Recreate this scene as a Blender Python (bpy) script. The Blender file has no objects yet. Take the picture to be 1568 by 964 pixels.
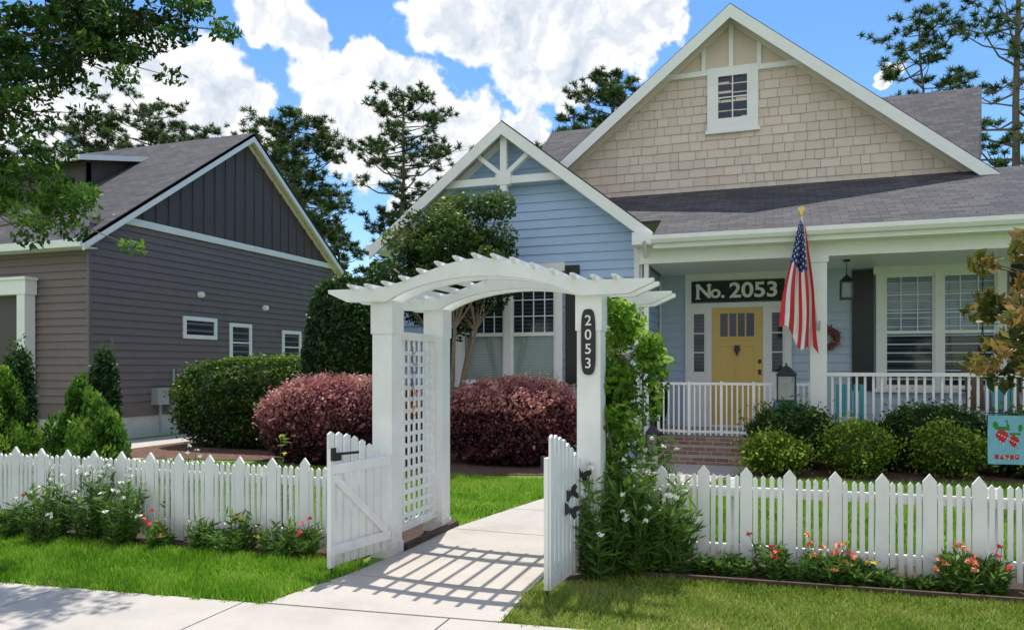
import bpy, math, random
import numpy as np
from mathutils import Vector, Matrix
random.seed(7)
RNG=np.random.default_rng(11)
scene=bpy.context.scene
COL=scene.collection

# ------------------------------------------------------------------ materials
def newmat(name):
    m=bpy.data.materials.new(name); m.use_nodes=True
    nt=m.node_tree; bs=nt.nodes['Principled BSDF']
    return m,nt,bs
def N(nt,t,**k):
    n=nt.nodes.new(t)
    for a,b in k.items(): setattr(n,a,b)
    return n
def ramp(nt,cols,fac):
    r=N(nt,'ShaderNodeValToRGB')
    e=r.color_ramp.elements
    while len(e)<len(cols): e.new(0.5)
    for i,(p,c) in enumerate(cols):
        e[i].position=p; e[i].color=(*c,1)
    nt.links.new(fac,r.inputs[0]); return r.outputs[0]
def noise(nt,scale,detail=4,rough=.55,vec=None,coord='Object'):
    tc=N(nt,'ShaderNodeTexCoord'); n=N(nt,'ShaderNodeTexNoise')
    n.inputs['Scale'].default_value=scale; n.inputs['Detail'].default_value=detail; n.inputs['Roughness'].default_value=rough
    nt.links.new(vec if vec else tc.outputs[coord],n.inputs['Vector']); return n.outputs['Fac']
def bump(nt,bs,h,strength=.3,dist=.01):
    b=N(nt,'ShaderNodeBump'); b.inputs['Strength'].default_value=strength; b.inputs['Distance'].default_value=dist
    nt.links.new(h,b.inputs['Height']); nt.links.new(b.outputs[0],bs.inputs['Normal'])
def paint(name,col,var=.12,rough=.55,scale=3,bs_=.08,metal=0,dirt=0):
    m,nt,bs=newmat(name)
    n=noise(nt,scale,4,.65)
    c=np.array(col)
    colr=ramp(nt,[(.3,tuple(c*(1-var))),(.7,tuple(np.minimum(c*(1+var*.5),1)))],n)
    if dirt:
        tc=N(nt,'ShaderNodeTexCoord'); sp=N(nt,'ShaderNodeSeparateXYZ'); nt.links.new(tc.outputs['Object'],sp.inputs[0])
        n3=noise(nt,14,4,.7); a=N(nt,'ShaderNodeMath',operation='MULTIPLY_ADD'); a.inputs[1].default_value=-.35; nt.links.new(n3,a.inputs[0]); nt.links.new(sp.outputs['Z'],a.inputs[2])
        mr=N(nt,'ShaderNodeMapRange'); mr.inputs['From Min'].default_value=-.12; mr.inputs['From Max'].default_value=.10; mr.inputs['To Min'].default_value=dirt; mr.inputs['To Max'].default_value=0
        nt.links.new(a.outputs[0],mr.inputs['Value'])
        mx=N(nt,'ShaderNodeMix',data_type='RGBA'); nt.links.new(mr.outputs[0],mx.inputs[0]); nt.links.new(colr,mx.inputs[6]); mx.inputs[7].default_value=(.30,.27,.20,1); colr=mx.outputs[2]
    nt.links.new(colr,bs.inputs['Base Color'])
    bs.inputs['Roughness'].default_value=rough; bs.inputs['Metallic'].default_value=metal
    if bs_: bump(nt,bs,noise(nt,60,2),bs_,.004)
    return m
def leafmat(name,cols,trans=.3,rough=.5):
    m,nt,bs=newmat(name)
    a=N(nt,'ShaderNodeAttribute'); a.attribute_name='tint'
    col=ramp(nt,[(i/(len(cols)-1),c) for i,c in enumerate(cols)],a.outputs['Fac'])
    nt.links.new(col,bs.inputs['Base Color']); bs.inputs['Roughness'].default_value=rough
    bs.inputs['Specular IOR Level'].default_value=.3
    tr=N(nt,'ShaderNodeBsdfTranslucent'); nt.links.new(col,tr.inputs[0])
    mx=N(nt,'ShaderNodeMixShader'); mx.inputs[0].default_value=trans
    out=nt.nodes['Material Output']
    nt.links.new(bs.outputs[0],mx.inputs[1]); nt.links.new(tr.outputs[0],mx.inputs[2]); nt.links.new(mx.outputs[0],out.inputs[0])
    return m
M={}
M['white']=paint('white_paint',(.86,.86,.86),.05,.45)
M['fencewhite']=paint('fence_white_paint',(.86,.86,.84),.11,.6,2.2,.15,0,.45)
M['soffit']=paint('soffit_paint',(.78,.70,.61),.06,.6)
M['blue']=paint('blue_siding_paint',(.42,.56,.82),.05,.6)
M['greyblue']=paint('greyblue_siding_paint',(.48,.58,.70),.05,.6)
M['brown']=paint('brown_siding_paint',(.180,.140,.138),.10,.6)
M['darkbrown']=paint('dark_batten_paint',(.085,.068,.068),.10,.6)
M['cream']=paint('cream_trim',(.80,.71,.60),.05,.6)
M['black']=paint('black_paint',(.018,.018,.02),.2,.4,8,0)
M['yellow']=paint('yellow_door_paint',(.74,.50,.14),.06,.4)
M['bark']=paint('bark',(.19,.15,.12),.4,.9,14,.8)
M['bark2']=paint('smooth_bark',(.24,.18,.13),.35,.8,10,.4)
M['wood']=paint('edging_wood',(.08,.045,.03),.35,.8,9,.4)
M['swing']=paint('swing_wood',(.18,.09,.055),.3,.6,9,.2)
M['teal']=paint('teal_paint',(.08,.42,.48),.1,.5)
M['gold']=paint('gold_metal',(.75,.5,.15),.1,.35,5,0,.8)
M['grey']=paint('grey_metal',(.4,.41,.42),.1,.5,5,0,.3)
M['found']=paint('foundation_stucco',(.68,.66,.62),.12,.8,6,.3)
M['red']=paint('flag_red',(.62,.03,.045),.08,.7,8,0)
M['flagwhite']=paint('flag_white',(.86,.84,.82),.04,.7,8,0)
M['navy']=paint('flag_navy',(.02,.035,.17),.1,.7,8,0)
M['ltblue']=paint('flag_lightblue',(.25,.56,.78),.12,.7,8,0)
M['green']=paint('flag_green',(.05,.28,.05),.2,.7,8,0)
M['purple']=paint('ornament_purple',(.30,.16,.42),.3,.5,8,0)
M['orange']=paint('ornament_orange',(.65,.24,.10),.3,.5,8,0)
def lanternglass():
    m,nt,bs=newmat('lantern_glass'); bs.inputs['Base Color'].default_value=(.35,.36,.34,1); bs.inputs['Roughness'].default_value=.1
    bs.inputs['Alpha'].default_value=.35; return m
M['lglass']=lanternglass()
def glass(name,dark,slat,amt,scale=26):
    m,nt,bs=newmat(name)
    tc=N(nt,'ShaderNodeTexCoord'); w=N(nt,'ShaderNodeTexWave'); w.bands_direction='Z'
    w.inputs['Scale'].default_value=scale/6.283*1.0; nt.links.new(tc.outputs['Object'],w.inputs['Vector'])
    r=ramp(nt,[(.35,dark),(.6,tuple(np.array(dark)*(1-amt)+np.array(slat)*amt))],w.outputs['Fac'])
    nz=noise(nt,1.5,3); 
    mx=N(nt,'ShaderNodeMix',data_type='RGBA'); mx.inputs[7].default_value=(*dark,1)
    nt.links.new(r,mx.inputs[6])
    nt.links.new(ramp(nt,[(.45,(0,0,0)),(.75,(.6,.6,.6))],nz),mx.inputs[0])  # blinds and reflections are painted into the glass colour by this pattern
    nt.links.new(mx.outputs[2],bs.inputs['Base Color'])
    bs.inputs['Roughness'].default_value=.06; bs.inputs['Specular IOR Level'].default_value=.45
    return m
M['glass_dark']=glass('window_glass_dark',(.012,.018,.028),(.10,.13,.18),.4)
M['glass_plain']=glass('window_glass_plain',(.012,.030,.065),(.014,.034,.07),.5)
M['glass_blind']=glass('window_glass_blinds',(.07,.11,.16),(.46,.55,.66),.8,62)
M['glass_green']=glass('window_glass_green',(.20,.27,.26),(.38,.44,.42),.8,62)
def roofmat(name,c0,c1):
    m,nt,bs=newmat(name)
    tc=N(nt,'ShaderNodeTexCoord'); b=N(nt,'ShaderNodeTexBrick')
    nt.links.new(tc.outputs['UV'],b.inputs['Vector'])
    b.inputs['Scale'].default_value=1; b.inputs['Brick Width'].default_value=.30; b.inputs['Row Height'].default_value=.14
    b.inputs['Mortar Size'].default_value=.008; b.inputs['Mortar Smooth'].default_value=.3; b.inputs['Bias'].default_value=0
    b.inputs['Color1'].default_value=(*c0,1); b.inputs['Color2'].default_value=(*c1,1); b.inputs['Mortar'].default_value=(*(np.array(c0)*.35),1)
    n=noise(nt,1.2,4,.7,tc.outputs['UV']); n2=noise(nt,60,2,.7,tc.outputs['UV'])
    mx=N(nt,'ShaderNodeMix',data_type='RGBA',blend_type='MULTIPLY'); mx.inputs[0].default_value=1
    nt.links.new(b.outputs['Color'],mx.inputs[6]); nt.links.new(ramp(nt,[(.3,(.75,.75,.75)),(.7,(1.15,1.12,1.1))],n),mx.inputs[7])
    mx2=N(nt,'ShaderNodeMix',data_type='RGBA',blend_type='MULTIPLY'); mx2.inputs[0].default_value=1
    nt.links.new(mx.outputs[2],mx2.inputs[6]); nt.links.new(ramp(nt,[(.3,(.55,.55,.55)),(.7,(1.35,1.35,1.35))],n2),mx2.inputs[7])
    nt.links.new(mx2.outputs[2],bs.inputs['Base Color']); bs.inputs['Roughness'].default_value=.9
    bump(nt,bs,b.outputs['Fac'],-.5,.01)
    return m
M['roof']=roofmat('roof_shingle',(.054,.054,.064),(.106,.102,.112))
M['roof2']=roofmat('roof_shingle_neighbour',(.058,.058,.065),(.100,.098,.104))
def shakemat():
    m,nt,bs=newmat('beige_shake')
    a=N(nt,'ShaderNodeAttribute'); a.attribute_name='tint'
    nt.links.new(ramp(nt,[(0,(.64,.525,.455)),(1,(.73,.61,.53))],a.outputs['Fac']),bs.inputs['Base Color'])
    bs.inputs['Roughness'].default_value=.75; bump(nt,bs,noise(nt,30,3),.12,.005); return m
M['shake']=shakemat()
def brickmat():
    m,nt,bs=newmat('red_brick')
    tc=N(nt,'ShaderNodeTexCoord'); b=N(nt,'ShaderNodeTexBrick'); mp=N(nt,'ShaderNodeMapping')
    mp.inputs['Rotation'].default_value=(math.radians(90),0,0)
    nt.links.new(tc.outputs['Object'],mp.inputs['Vector']); nt.links.new(mp.outputs[0],b.inputs['Vector'])
    b.inputs['Scale'].default_value=1; b.inputs['Brick Width'].default_value=.2; b.inputs['Row Height'].default_value=.07; b.inputs['Mortar Size'].default_value=.006
    b.inputs['Color1'].default_value=(.22,.10,.075,1); b.inputs['Color2'].default_value=(.32,.19,.15,1); b.inputs['Mortar'].default_value=(.42,.38,.34,1)
    nt.links.new(b.outputs['Color'],bs.inputs['Base Color']); bs.inputs['Roughness'].default_value=.85; return m
M['brick']=brickmat()
def groundmat(name,cols,s1,s2,bs_=.5,rough=.95,dist=.02):
    m,nt,bs=newmat(name)
    n=noise(nt,s1,6,.7); n2=noise(nt,s2,3,.7)
    mx=N(nt,'ShaderNodeMath',operation='MULTIPLY_ADD'); mx.inputs[1].default_value=.5
    hf=N(nt,'ShaderNodeMath',operation='MULTIPLY'); hf.inputs[1].default_value=.5
    nt.links.new(n2,hf.inputs[0]); nt.links.new(n,mx.inputs[0]); nt.links.new(hf.outputs[0],mx.inputs[2])
    nt.links.new(ramp(nt,[(.35+.3*i/(len(cols)-1),c) for i,c in enumerate(cols)],mx.outputs[0]),bs.inputs['Base Color'])
    bs.inputs['Roughness'].default_value=rough; bump(nt,bs,n2,bs_,dist); return m
M['lawn']=groundmat('lawn_soil',[(.08,.15,.02),(.14,.25,.035),(.21,.28,.07)],1.3,45)
M['mulch']=groundmat('bark_mulch',[(.05,.025,.018),(.17,.09,.06),(.30,.17,.12)],8,70,.9,.95,.03)
M['soil']=groundmat('dark_bed_soil',[(.04,.024,.016),(.11,.065,.045)],8,60,.9)
M['concrete']=groundmat('concrete',[(.36,.325,.285),(.475,.43,.38),(.53,.485,.43)],1.3,140,.12,.85,.004)
M['asphalt']=groundmat('asphalt',[(.04,.04,.042),(.06,.06,.06)],3,150,.4,.9)

L_GRASS=leafmat('grass_blades',[(.06,.17,.008),(.17,.38,.02),(.33,.55,.05),(.50,.50,.14)],.4)
L_GRASSR=leafmat('dry_grass_blades',[(.11,.19,.018),(.24,.35,.04),(.40,.46,.11),(.58,.51,.24)],.4)
L_BOX=leafmat('boxwood_leaves',[(.014,.036,.008),(.060,.13,.015),(.22,.35,.04)],.3)
L_ARB=leafmat('arborvitae_foliage',[(.010,.028,.009),(.03,.08,.018),(.08,.17,.03)],.2)
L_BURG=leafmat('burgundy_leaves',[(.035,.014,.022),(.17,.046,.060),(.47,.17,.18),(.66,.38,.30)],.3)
L_MYR=leafmat('crape_myrtle_leaves',[(.014,.038,.008),(.045,.10,.016),(.14,.22,.038),(.25,.22,.08)],.3)
L_PINE=leafmat('pine_needles',[(.018,.042,.014),(.065,.12,.03),(.18,.27,.07)],.3)
L_TREE=leafmat('street_tree_leaves',[(.014,.042,.009),(.055,.13,.018),(.22,.40,.05)],.5)
L_LIME=leafmat('lime_shrub_leaves',[(.06,.12,.012),(.24,.36,.03),(.52,.60,.09)],.4)
L_DARK=leafmat('azalea_leaves',[(.018,.045,.010),(.05,.12,.02),(.13,.23,.045)],.3)
L_VINE=leafmat('vine_leaves',[(.05,.13,.012),(.17,.34,.03),(.46,.62,.10)],.5)
L_MAG=leafmat('magnolia_leaves',[(.04,.065,.012),(.17,.18,.035),(.46,.27,.09)],.3,.35)
L_PLANT=leafmat('perennial_leaves',[(.03,.08,.014),(.11,.22,.035),(.27,.42,.09)],.4)
L_CON=leafmat('bright_conifer',[(.025,.075,.01),(.12,.26,.025),(.34,.50,.07)],.35)
M['fwhite']=paint('petal_white',(.88,.88,.78),.1,.7,9,0); M['fyellow']=paint('petal_yellow',(.85,.65,.08),.1,.7,9,0)
M['fred']=paint('petal_red',(.75,.08,.05),.2,.7,9,0); M['fpink']=paint('petal_coral',(.85,.30,.16),.2,.7,9,0)

# ------------------------------------------------------------------ mesh builder
class MB:
    def __init__(s): s.v=[];s.f=[];s.m=[];s.uv=[];s.t=[]
    def face(s,pts,m=0,uv=None,t=.5):
        i=len(s.v); s.v+= [tuple(p) for p in pts]; s.f.append(list(range(i,i+len(pts)))); s.m.append(m)
        s.uv.append(uv if uv else [(0,0)]*len(pts)); s.t.append(t)
    def hexa(s,b,t,m=0,tv=.5):
        s.face(b[::-1],m,t=tv); s.face(t,m,t=tv)
        for i in range(4):
            j=(i+1)%4; s.face([b[i],b[j],t[j],t[i]],m,t=tv)
    def box(s,x0,x1,y0,y1,z0,z1,m=0,tv=.5):
        if x0>x1:x0,x1=x1,x0
        if y0>y1:y0,y1=y1,y0
        b=[(x0,y0,z0),(x1,y0,z0),(x1,y1,z0),(x0,y1,z0)]; t=[(x,y,z1) for x,y,_ in b]; s.hexa(b,t,m,tv)
    def prism(s,poly,off,m=0):
        o=Vector(off); a=[Vector(p) for p in poly]; b=[p+o for p in a]
        n=(a[1]-a[0]).cross(a[2]-a[0])
        if n.dot(o)>0: s.face(a[::-1],m); s.face(b,m); fl=False
        else: s.face(a,m); s.face(b[::-1],m); fl=True
        k=len(a)
        for i in range(k):
            j=(i+1)%k; q=[a[i],a[j],b[j],b[i]]
            s.face(q[::-1] if fl else q,m)
    def beam(s,p0,p1,w,h,m=0,up=(0,0,1)):
        p0=Vector(p0);p1=Vector(p1);d=(p1-p0).normalized();u=Vector(up);r=d.cross(u)
        if r.length<1e-4: r=d.cross(Vector((0,1,0)))
        r.normalize();u=r.cross(d)
        q=[-r*w/2-u*h/2, r*w/2-u*h/2, r*w/2+u*h/2,-r*w/2+u*h/2]
        s.prism([p0+a for a in q],p1-p0,m)
    def cyl(s,p0,p1,r0,r1,n=8,m=0,cap=False):
        p0=Vector(p0);p1=Vector(p1);d=(p1-p0).normalized()
        a=d.cross(Vector((0,0,1)));
        if a.length<1e-3:a=Vector((1,0,0))
        a.normalize();b=d.cross(a)
        A=[p0+(a*math.cos(2*math.pi*i/n)+b*math.sin(2*math.pi*i/n))*r0 for i in range(n)]
        B=[p1+(a*math.cos(2*math.pi*i/n)+b*math.sin(2*math.pi*i/n))*r1 for i in range(n)]
        for i in range(n):
            j=(i+1)%n; s.face([A[i],B[i],B[j],A[j]][::-1],m)
        if cap: s.face(A[::-1],m); s.face(B,m)
    def build(s,name,mats,parent=None,origin=(0,0,0),smooth=False):
        me=bpy.data.meshes.new(name); o=Vector(origin)
        me.from_pydata([tuple(Vector(p)-o) for p in s.v],[],s.f)
        for m in mats: me.materials.append(m)
        me.polygons.foreach_set('material_index',s.m)
        uvl=me.uv_layers.new(name='UVMap'); fl=[c for f in s.uv for p in f for c in p]; uvl.data.foreach_set('uv',fl)
        at=me.attributes.new('tint','FLOAT','POINT'); tv=[]
        for f,t in zip(s.f,s.t): tv+= [t]*len(f)
        at.data.foreach_set('value',tv)
        if smooth: me.polygons.foreach_set('use_smooth',[True]*len(s.f))
        me.update()
        ob=bpy.data.objects.new(name,me); COL.objects.link(ob)
        if parent: ob.parent=parent; ob.location=o-parent.location
        else: ob.location=o
        return ob
def empty(name,loc=(0,0,0)):
    e=bpy.data.objects.new(name,None); e.location=loc; e.empty_display_size=.3; COL.objects.link(e); return e
def xint(poly,z):
    xs=[]
    n=len(poly)
    for i in range(n):
        (a,za),(b,zb)=poly[i],poly[(i+1)%n]
        if (za-z)*(zb-z)<=0 and abs(za-zb)>1e-9: xs.append(a+(b-a)*(z-za)/(zb-za))
    return (min(xs),max(xs)) if len(xs)>=2 else None
def siding(mb,axis,c,poly,exp=.16,m=0,sgn=-1,lip=.028):
    zs=[p[1] for p in poly]; z=min(zs)
    P=lambda a,o,zz:(a,c+sgn*o,zz) if axis=='Y' else (c+sgn*o,a,zz)
    fl=(axis=='Y')==(sgn<0)
    while z<max(zs)-.01:
        z1=min(z+exp,max(zs))
        i0=xint(poly,z+.002);i1=xint(poly,z1-.002)
        if i0 and i1:
            q=[P(i0[0],lip,z),P(i0[1],lip,z),P(i1[1],.003,z1),P(i1[0],.003,z1)]
            r=[P(i0[0],0,z),P(i0[1],0,z),P(i0[1],lip,z),P(i0[0],lip,z)]
            mb.face(q if fl else q[::-1],m); mb.face(r if fl else r[::-1],m)
        z=z1
def shakes(mb,c,poly,exp=.19,m=0):
    zs=[p[1] for p in poly]; z=min(zs); rr=random.Random(3)
    while z<max(zs)-.02:
        z1=min(z+exp,max(zs)); i0=xint(poly,z+.002);i1=xint(poly,z1-.002)
        if i0 and i1:
            a=max(i0[0],i1[0])-.1;b=min(i0[1],i1[1])+.1
            x=a-rr.uniform(0,.2)
            while x<b-.03:
                w=rr.choice([.18,.24,.30,.36])*rr.uniform(.95,1.05); x1=min(x+w,b); xx=max(x,a)
                l=rr.choice([.022,.025,.029]); dz=rr.choice([0,0,.008]); t=rr.random()
                if x1-xx>.03:
                    mb.face([(xx+.005,c-l,z-dz),(x1-.005,c-l,z-dz),(x1-.005,c-.006,z1+.01),(xx+.005,c-.006,z1+.01)],m,t=t)
                    mb.face([(xx+.005,c,z-dz),(x1-.005,c,z-dz),(x1-.005,c-l,z-dz),(xx+.005,c-l,z-dz)],m,t=t)
                x=x1
        z=z1
def roofslab(mb,pts,th=.12,m=0,mt=1,hdir=(1,0,0),me=2):
    p=[Vector(q) for q in pts]; n=(p[1]-p[0]).cross(p[2]-p[0]).normalized()
    if n.z<0: p=p[::-1]; n=-n
    h=Vector(hdir); h=(h-n*h.dot(n)).normalized(); v=n.cross(h)
    mb.face(p,m,[(q.dot(h),q.dot(v)) for q in p])
    b=[q-Vector((0,0,th)) for q in p]
    mb.face(b[::-1],mt)
    for i in range(len(p)):
        j=(i+1)%len(p); mb.face([b[i],b[j],p[j],p[i]],me)

# ------------------------------------------------------------------ foliage tools
def unit(n,rng=RNG):
    d=rng.normal(size=(n,3)); return d/np.linalg.norm(d,axis=1)[:,None]
def polymesh(name,V,k,mat,tint,parent=None,origin=(0,0,0)):
    V=np.asarray(V,dtype=np.float32).reshape(-1,3)-np.array(origin,dtype=np.float32); n=len(V)//k
    me=bpy.data.meshes.new(name); me.vertices.add(len(V)); me.vertices.foreach_set('co',V.ravel())
    me.loops.add(len(V)); me.loops.foreach_set('vertex_index',np.arange(len(V),dtype=np.int32))
    me.polygons.add(n); me.polygons.foreach_set('loop_start',np.arange(0,len(V),k,dtype=np.int32))
    me.update(calc_edges=True)
    at=me.attributes.new('tint','FLOAT','POINT'); at.data.foreach_set('value',np.repeat(np.clip(tint,0,1),k).astype(np.float32))
    me.materials.append(mat)
    ob=bpy.data.objects.new(name,me); COL.objects.link(ob)
    if parent: ob.parent=parent; ob.location=Vector(origin)-parent.location
    else: ob.location=origin
    return ob
def leafq(P,L,W,up=0.,jit=.35,rng=RNG,dirs=None,spread=1.):
    n=len(P); t=unit(n,rng)*spread
    if dirs is not None: t=t+dirs
    t[:,2]+=up; t/=np.linalg.norm(t,axis=1)[:,None]+1e-9
    b=np.cross(t,unit(n,rng)); b/=np.linalg.norm(b,axis=1)[:,None]+1e-9
    s=(1+jit*rng.uniform(-1,1,n))[:,None]
    return np.stack([P-t*L*s/2,P+b*W*s/2-t*L*s*.1,P+t*L*s/2,P-b*W*s/2-t*L*s*.1],axis=1)
def lump(d,seed,freq=4,k=7):
    r=np.random.default_rng(seed); o=np.zeros(len(d))
    for i in range(k):
        w=r.normal(size=3)*freq; o+=np.sin(d@w+r.uniform(0,6.28))
    return o/k*1.6
def bush(name,c,rad,n,L,W,mat,lumps=.08,ex=2.,seed=1,up=0.,freq=4,toplight=.5,core=(.016,.028,.010),rmin=.8,parent=None,stray=0.):
    rng=np.random.default_rng(seed); c=np.array(c,float); rad=np.array(rad,float)
    d=unit(n,rng); r=(np.abs(d)**ex).sum(1)**(-1/ex)
    lm=lump(d*1.0,seed,freq); fine=lump(d,seed+9,freq*3.2)
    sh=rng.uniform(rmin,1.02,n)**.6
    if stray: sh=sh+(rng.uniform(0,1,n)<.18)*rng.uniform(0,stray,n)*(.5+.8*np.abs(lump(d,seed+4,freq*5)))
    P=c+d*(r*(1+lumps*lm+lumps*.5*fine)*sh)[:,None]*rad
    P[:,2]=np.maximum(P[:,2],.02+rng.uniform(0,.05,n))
    t=.32+.22*lm+.18*fine+toplight*(d[:,2]*.45)+rng.normal(0,.16,n)+(sh-.95)*1.3  # shading painted into tint: tops and outer lumps lighter, recesses darker
    e=parent or empty(name,tuple(c-np.array([0,0,rad[2]])))
    polymesh('leaves',leafq(P,L,W,up,rng=rng),4,mat,t,e,tuple(c))
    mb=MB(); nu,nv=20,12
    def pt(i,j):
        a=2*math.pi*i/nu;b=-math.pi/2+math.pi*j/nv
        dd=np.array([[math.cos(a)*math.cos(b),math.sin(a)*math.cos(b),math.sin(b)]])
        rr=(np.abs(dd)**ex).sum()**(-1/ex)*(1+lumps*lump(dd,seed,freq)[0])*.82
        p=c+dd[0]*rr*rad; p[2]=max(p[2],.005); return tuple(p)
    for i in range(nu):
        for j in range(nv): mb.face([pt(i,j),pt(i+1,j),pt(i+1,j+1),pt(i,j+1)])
    mb.build('inner_core',[coremat(core)],e,tuple(c),True)  # solid dark core closing the gaps; inner shade is put in its colour
    return e
_cm={}
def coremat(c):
    if c not in _cm: _cm[c]=paint('inner_core_%d'%len(_cm),c,.4,.95,12,0)
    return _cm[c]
def clumps(C,R,per,rng,flat=.8):
    C=np.asarray(C,float); n=len(C); d=unit(n*per,rng); r=rng.uniform(.25,1,n*per)**.5
    idx=np.repeat(np.arange(n),per); Rr=np.broadcast_to(np.asarray(R,float),(n,))[idx]
    P=C[idx]+d*(r*Rr)[:,None]*np.array([1,1,flat])
    return P,d,r,idx
def pine(name,x,y,H,R,c0,seed,nb=70,r0=.20,L=.34,W=.042,per=46,dens=1.,low=0):
    # tall bare trunk, up-swept limbs, each limb end carrying round pompons of radiating needles
    rng=np.random.default_rng(seed); e=empty(name,(x,y,0)); mb=MB()
    pts=[];n=10; ox=oy=0
    for i in range(n+1):
        h=i/n; ox+=rng.normal(0,.10);oy+=rng.normal(0,.10); pts.append((x+ox*h,y+oy*h,H*h*.96))
    for i in range(n):
        mb.cyl(pts[i],pts[i+1],r0*(1-.75*i/n),r0*(1-.75*(i+1)/n),8)
    T=[];S=[]
    hs_=[c0+(1-c0)*(k+rng.uniform(0,1))/nb*.985 for k in range(nb)]+[rng.uniform(c0*.6,c0) for k in range(low)]
    for k,h in enumerate(hs_):
        t=max(0,(h-c0)/(1-c0)); isl=k>=nb
        prof=(math.sin(math.pi*(.30+.64*t))**.55)*rng.choice([.35,.6,.8,1.0,1.0])
        Lb=R*(prof if not isl else rng.uniform(.35,.7)); az=k*2.4+rng.uniform(-.8,.8)
        fi=h*n; i=min(int(fi),n-1); fr=fi-i
        b=np.array(pts[i])*(1-fr)+np.array(pts[i+1])*fr
        en=b+np.array([math.cos(az)*Lb,math.sin(az)*Lb,Lb*rng.uniform(.05,.65)])
        mid=(b+en)/2+np.array([0,0,-.12*Lb])
        rb=.018+.016*Lb*(1-t*.5)
        mb.cyl(b,mid,rb,rb*.7,5); mb.cyl(mid,en,rb*.7,rb*.3,5)
        nt_=max(2,int((3+Lb*2.2)*dens)) if not isl else 4
        for q in range(nt_):
            u=rng.uniform(.62,1.0); o=b*(1-u)**2+2*u*(1-u)*mid+u*u*en; dv=rng.normal(0,1,3)*np.array([1,1,.45]); dv[2]=abs(dv[2])
            c_=o+dv*(.12*Lb+.10)
            mb.cyl(o,c_,.014,.008,4)
            T.append(c_);S.append(rng.uniform(.8,1.25))
    for q in range(6): T.append(np.array(pts[-1])+rng.normal(0,.35,3));S.append(1.1)
    T=np.array(T);S=np.array(S); m_=len(T)
    d=unit(m_*per,rng); d[:,2]=d[:,2]*.8+.2; idx=np.repeat(np.arange(m_),per)
    P=T[idx]+d*(L*.52*S[idx]*rng.uniform(.5,1.1,len(d)))[:,None]
    tt=rng.normal(0,.13,m_)[idx]
    t=.34+tt+d[:,2]*.30+rng.normal(0,.12,len(P))  # tuft shading put into tint: upward needles lighter
    polymesh('needles',leafq(P,L,W,.1,rng=rng,dirs=d*2.2,spread=.5),4,L_PINE,t,e,(x,y,0))
    mb.build('trunk',[M['bark']],e,(x,y,0),True)
    return e

# ------------------------------------------------------------------ camera, world, sun
cam=bpy.data.cameras.new('camera'); co=bpy.data.objects.new('camera',cam); COL.objects.link(co)
co.location=(0,0,1.67); co.rotation_euler=(math.radians(90),0,math.radians(19.2))
cam.sensor_width=36; cam.lens=36*1150/1568; cam.shift_y=78/1568; cam.clip_end=2000; cam.clip_start=.05
scene.camera=co
SUN=Vector((-.10,.36,1.0)).normalized()
sl=bpy.data.lights.new('sun','SUN'); sl.energy=5.0; sl.angle=math.radians(.53); sl.color=(1,.955,.88)
so=bpy.data.objects.new('sun',sl); COL.objects.link(so); so.location=(0,0,30)
so.rotation_euler=SUN.to_track_quat('Z','Y').to_euler()
w=bpy.data.worlds.new('World'); scene.world=w; w.use_nodes=True; nt=w.node_tree; nt.nodes.clear()
try:
    w.cycles.sampling_method='MANUAL'; w.cycles.sample_map_resolution=256
except Exception: pass
out=N(nt,'ShaderNodeOutputWorld'); bg=N(nt,'ShaderNodeBackground'); bgc=N(nt,'ShaderNodeBackground'); mx=N(nt,'ShaderNodeMixShader')
sky=N(nt,'ShaderNodeTexSky'); sky.sky_type='NISHITA'; sky.sun_disc=False
sky.sun_elevation=math.asin(SUN.z); sky.sun_rotation=math.atan2(SUN.x,SUN.y)
sky.air_density=1.0; sky.dust_density=.2; sky.ozone_density=2.5
hs_=N(nt,'ShaderNodeHueSaturation'); hs_.inputs['Saturation'].default_value=1.22; hs_.inputs['Value'].default_value=1.22
nt.links.new(sky.outputs[0],hs_.inputs['Color'])
nt.links.new(hs_.outputs[0],bg.inputs[0]); bg.inputs[1].default_value=.15
tc=N(nt,'ShaderNodeTexCoord')
def vm(op,a=None,b=None,vb=None):
    n=N(nt,'ShaderNodeVectorMath',operation=op)
    if a is not None: nt.links.new(a,n.inputs[0])
    if b is not None: nt.links.new(b,n.inputs[1])
    if vb is not None: n.inputs[1].default_value=vb
    return n
def mt(op,a=None,b=None,va=0,vb=0,vc=0,clamp=False):
    n=N(nt,'ShaderNodeMath',operation=op); n.use_clamp=clamp
    n.inputs[0].default_value=va; n.inputs[1].default_value=vb; n.inputs[2].default_value=vc
    if a is not None: nt.links.new(a,n.inputs[0])
    if b is not None: nt.links.new(b,n.inputs[1])
    return n.outputs[0]
D=vm('NORMALIZE',tc.outputs['Generated']).outputs[0]
def wn(scale,detail,rough,vec,dist=0):
    n=N(nt,'ShaderNodeTexNoise'); n.inputs['Scale'].default_value=scale; n.inputs['Detail'].default_value=detail; n.inputs['Roughness'].default_value=rough
    nt.links.new(vec,n.inputs['Vector']); return n
nz=wn(11,4,.6,D)
off=vm('SUBTRACT',nz.outputs['Color'],vb=(.5,.5,.5)).outputs[0]
sc=vm('SCALE',off); sc.inputs['Scale'].default_value=.11
DP=vm('ADD',D,sc.outputs[0]).outputs[0]
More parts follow.
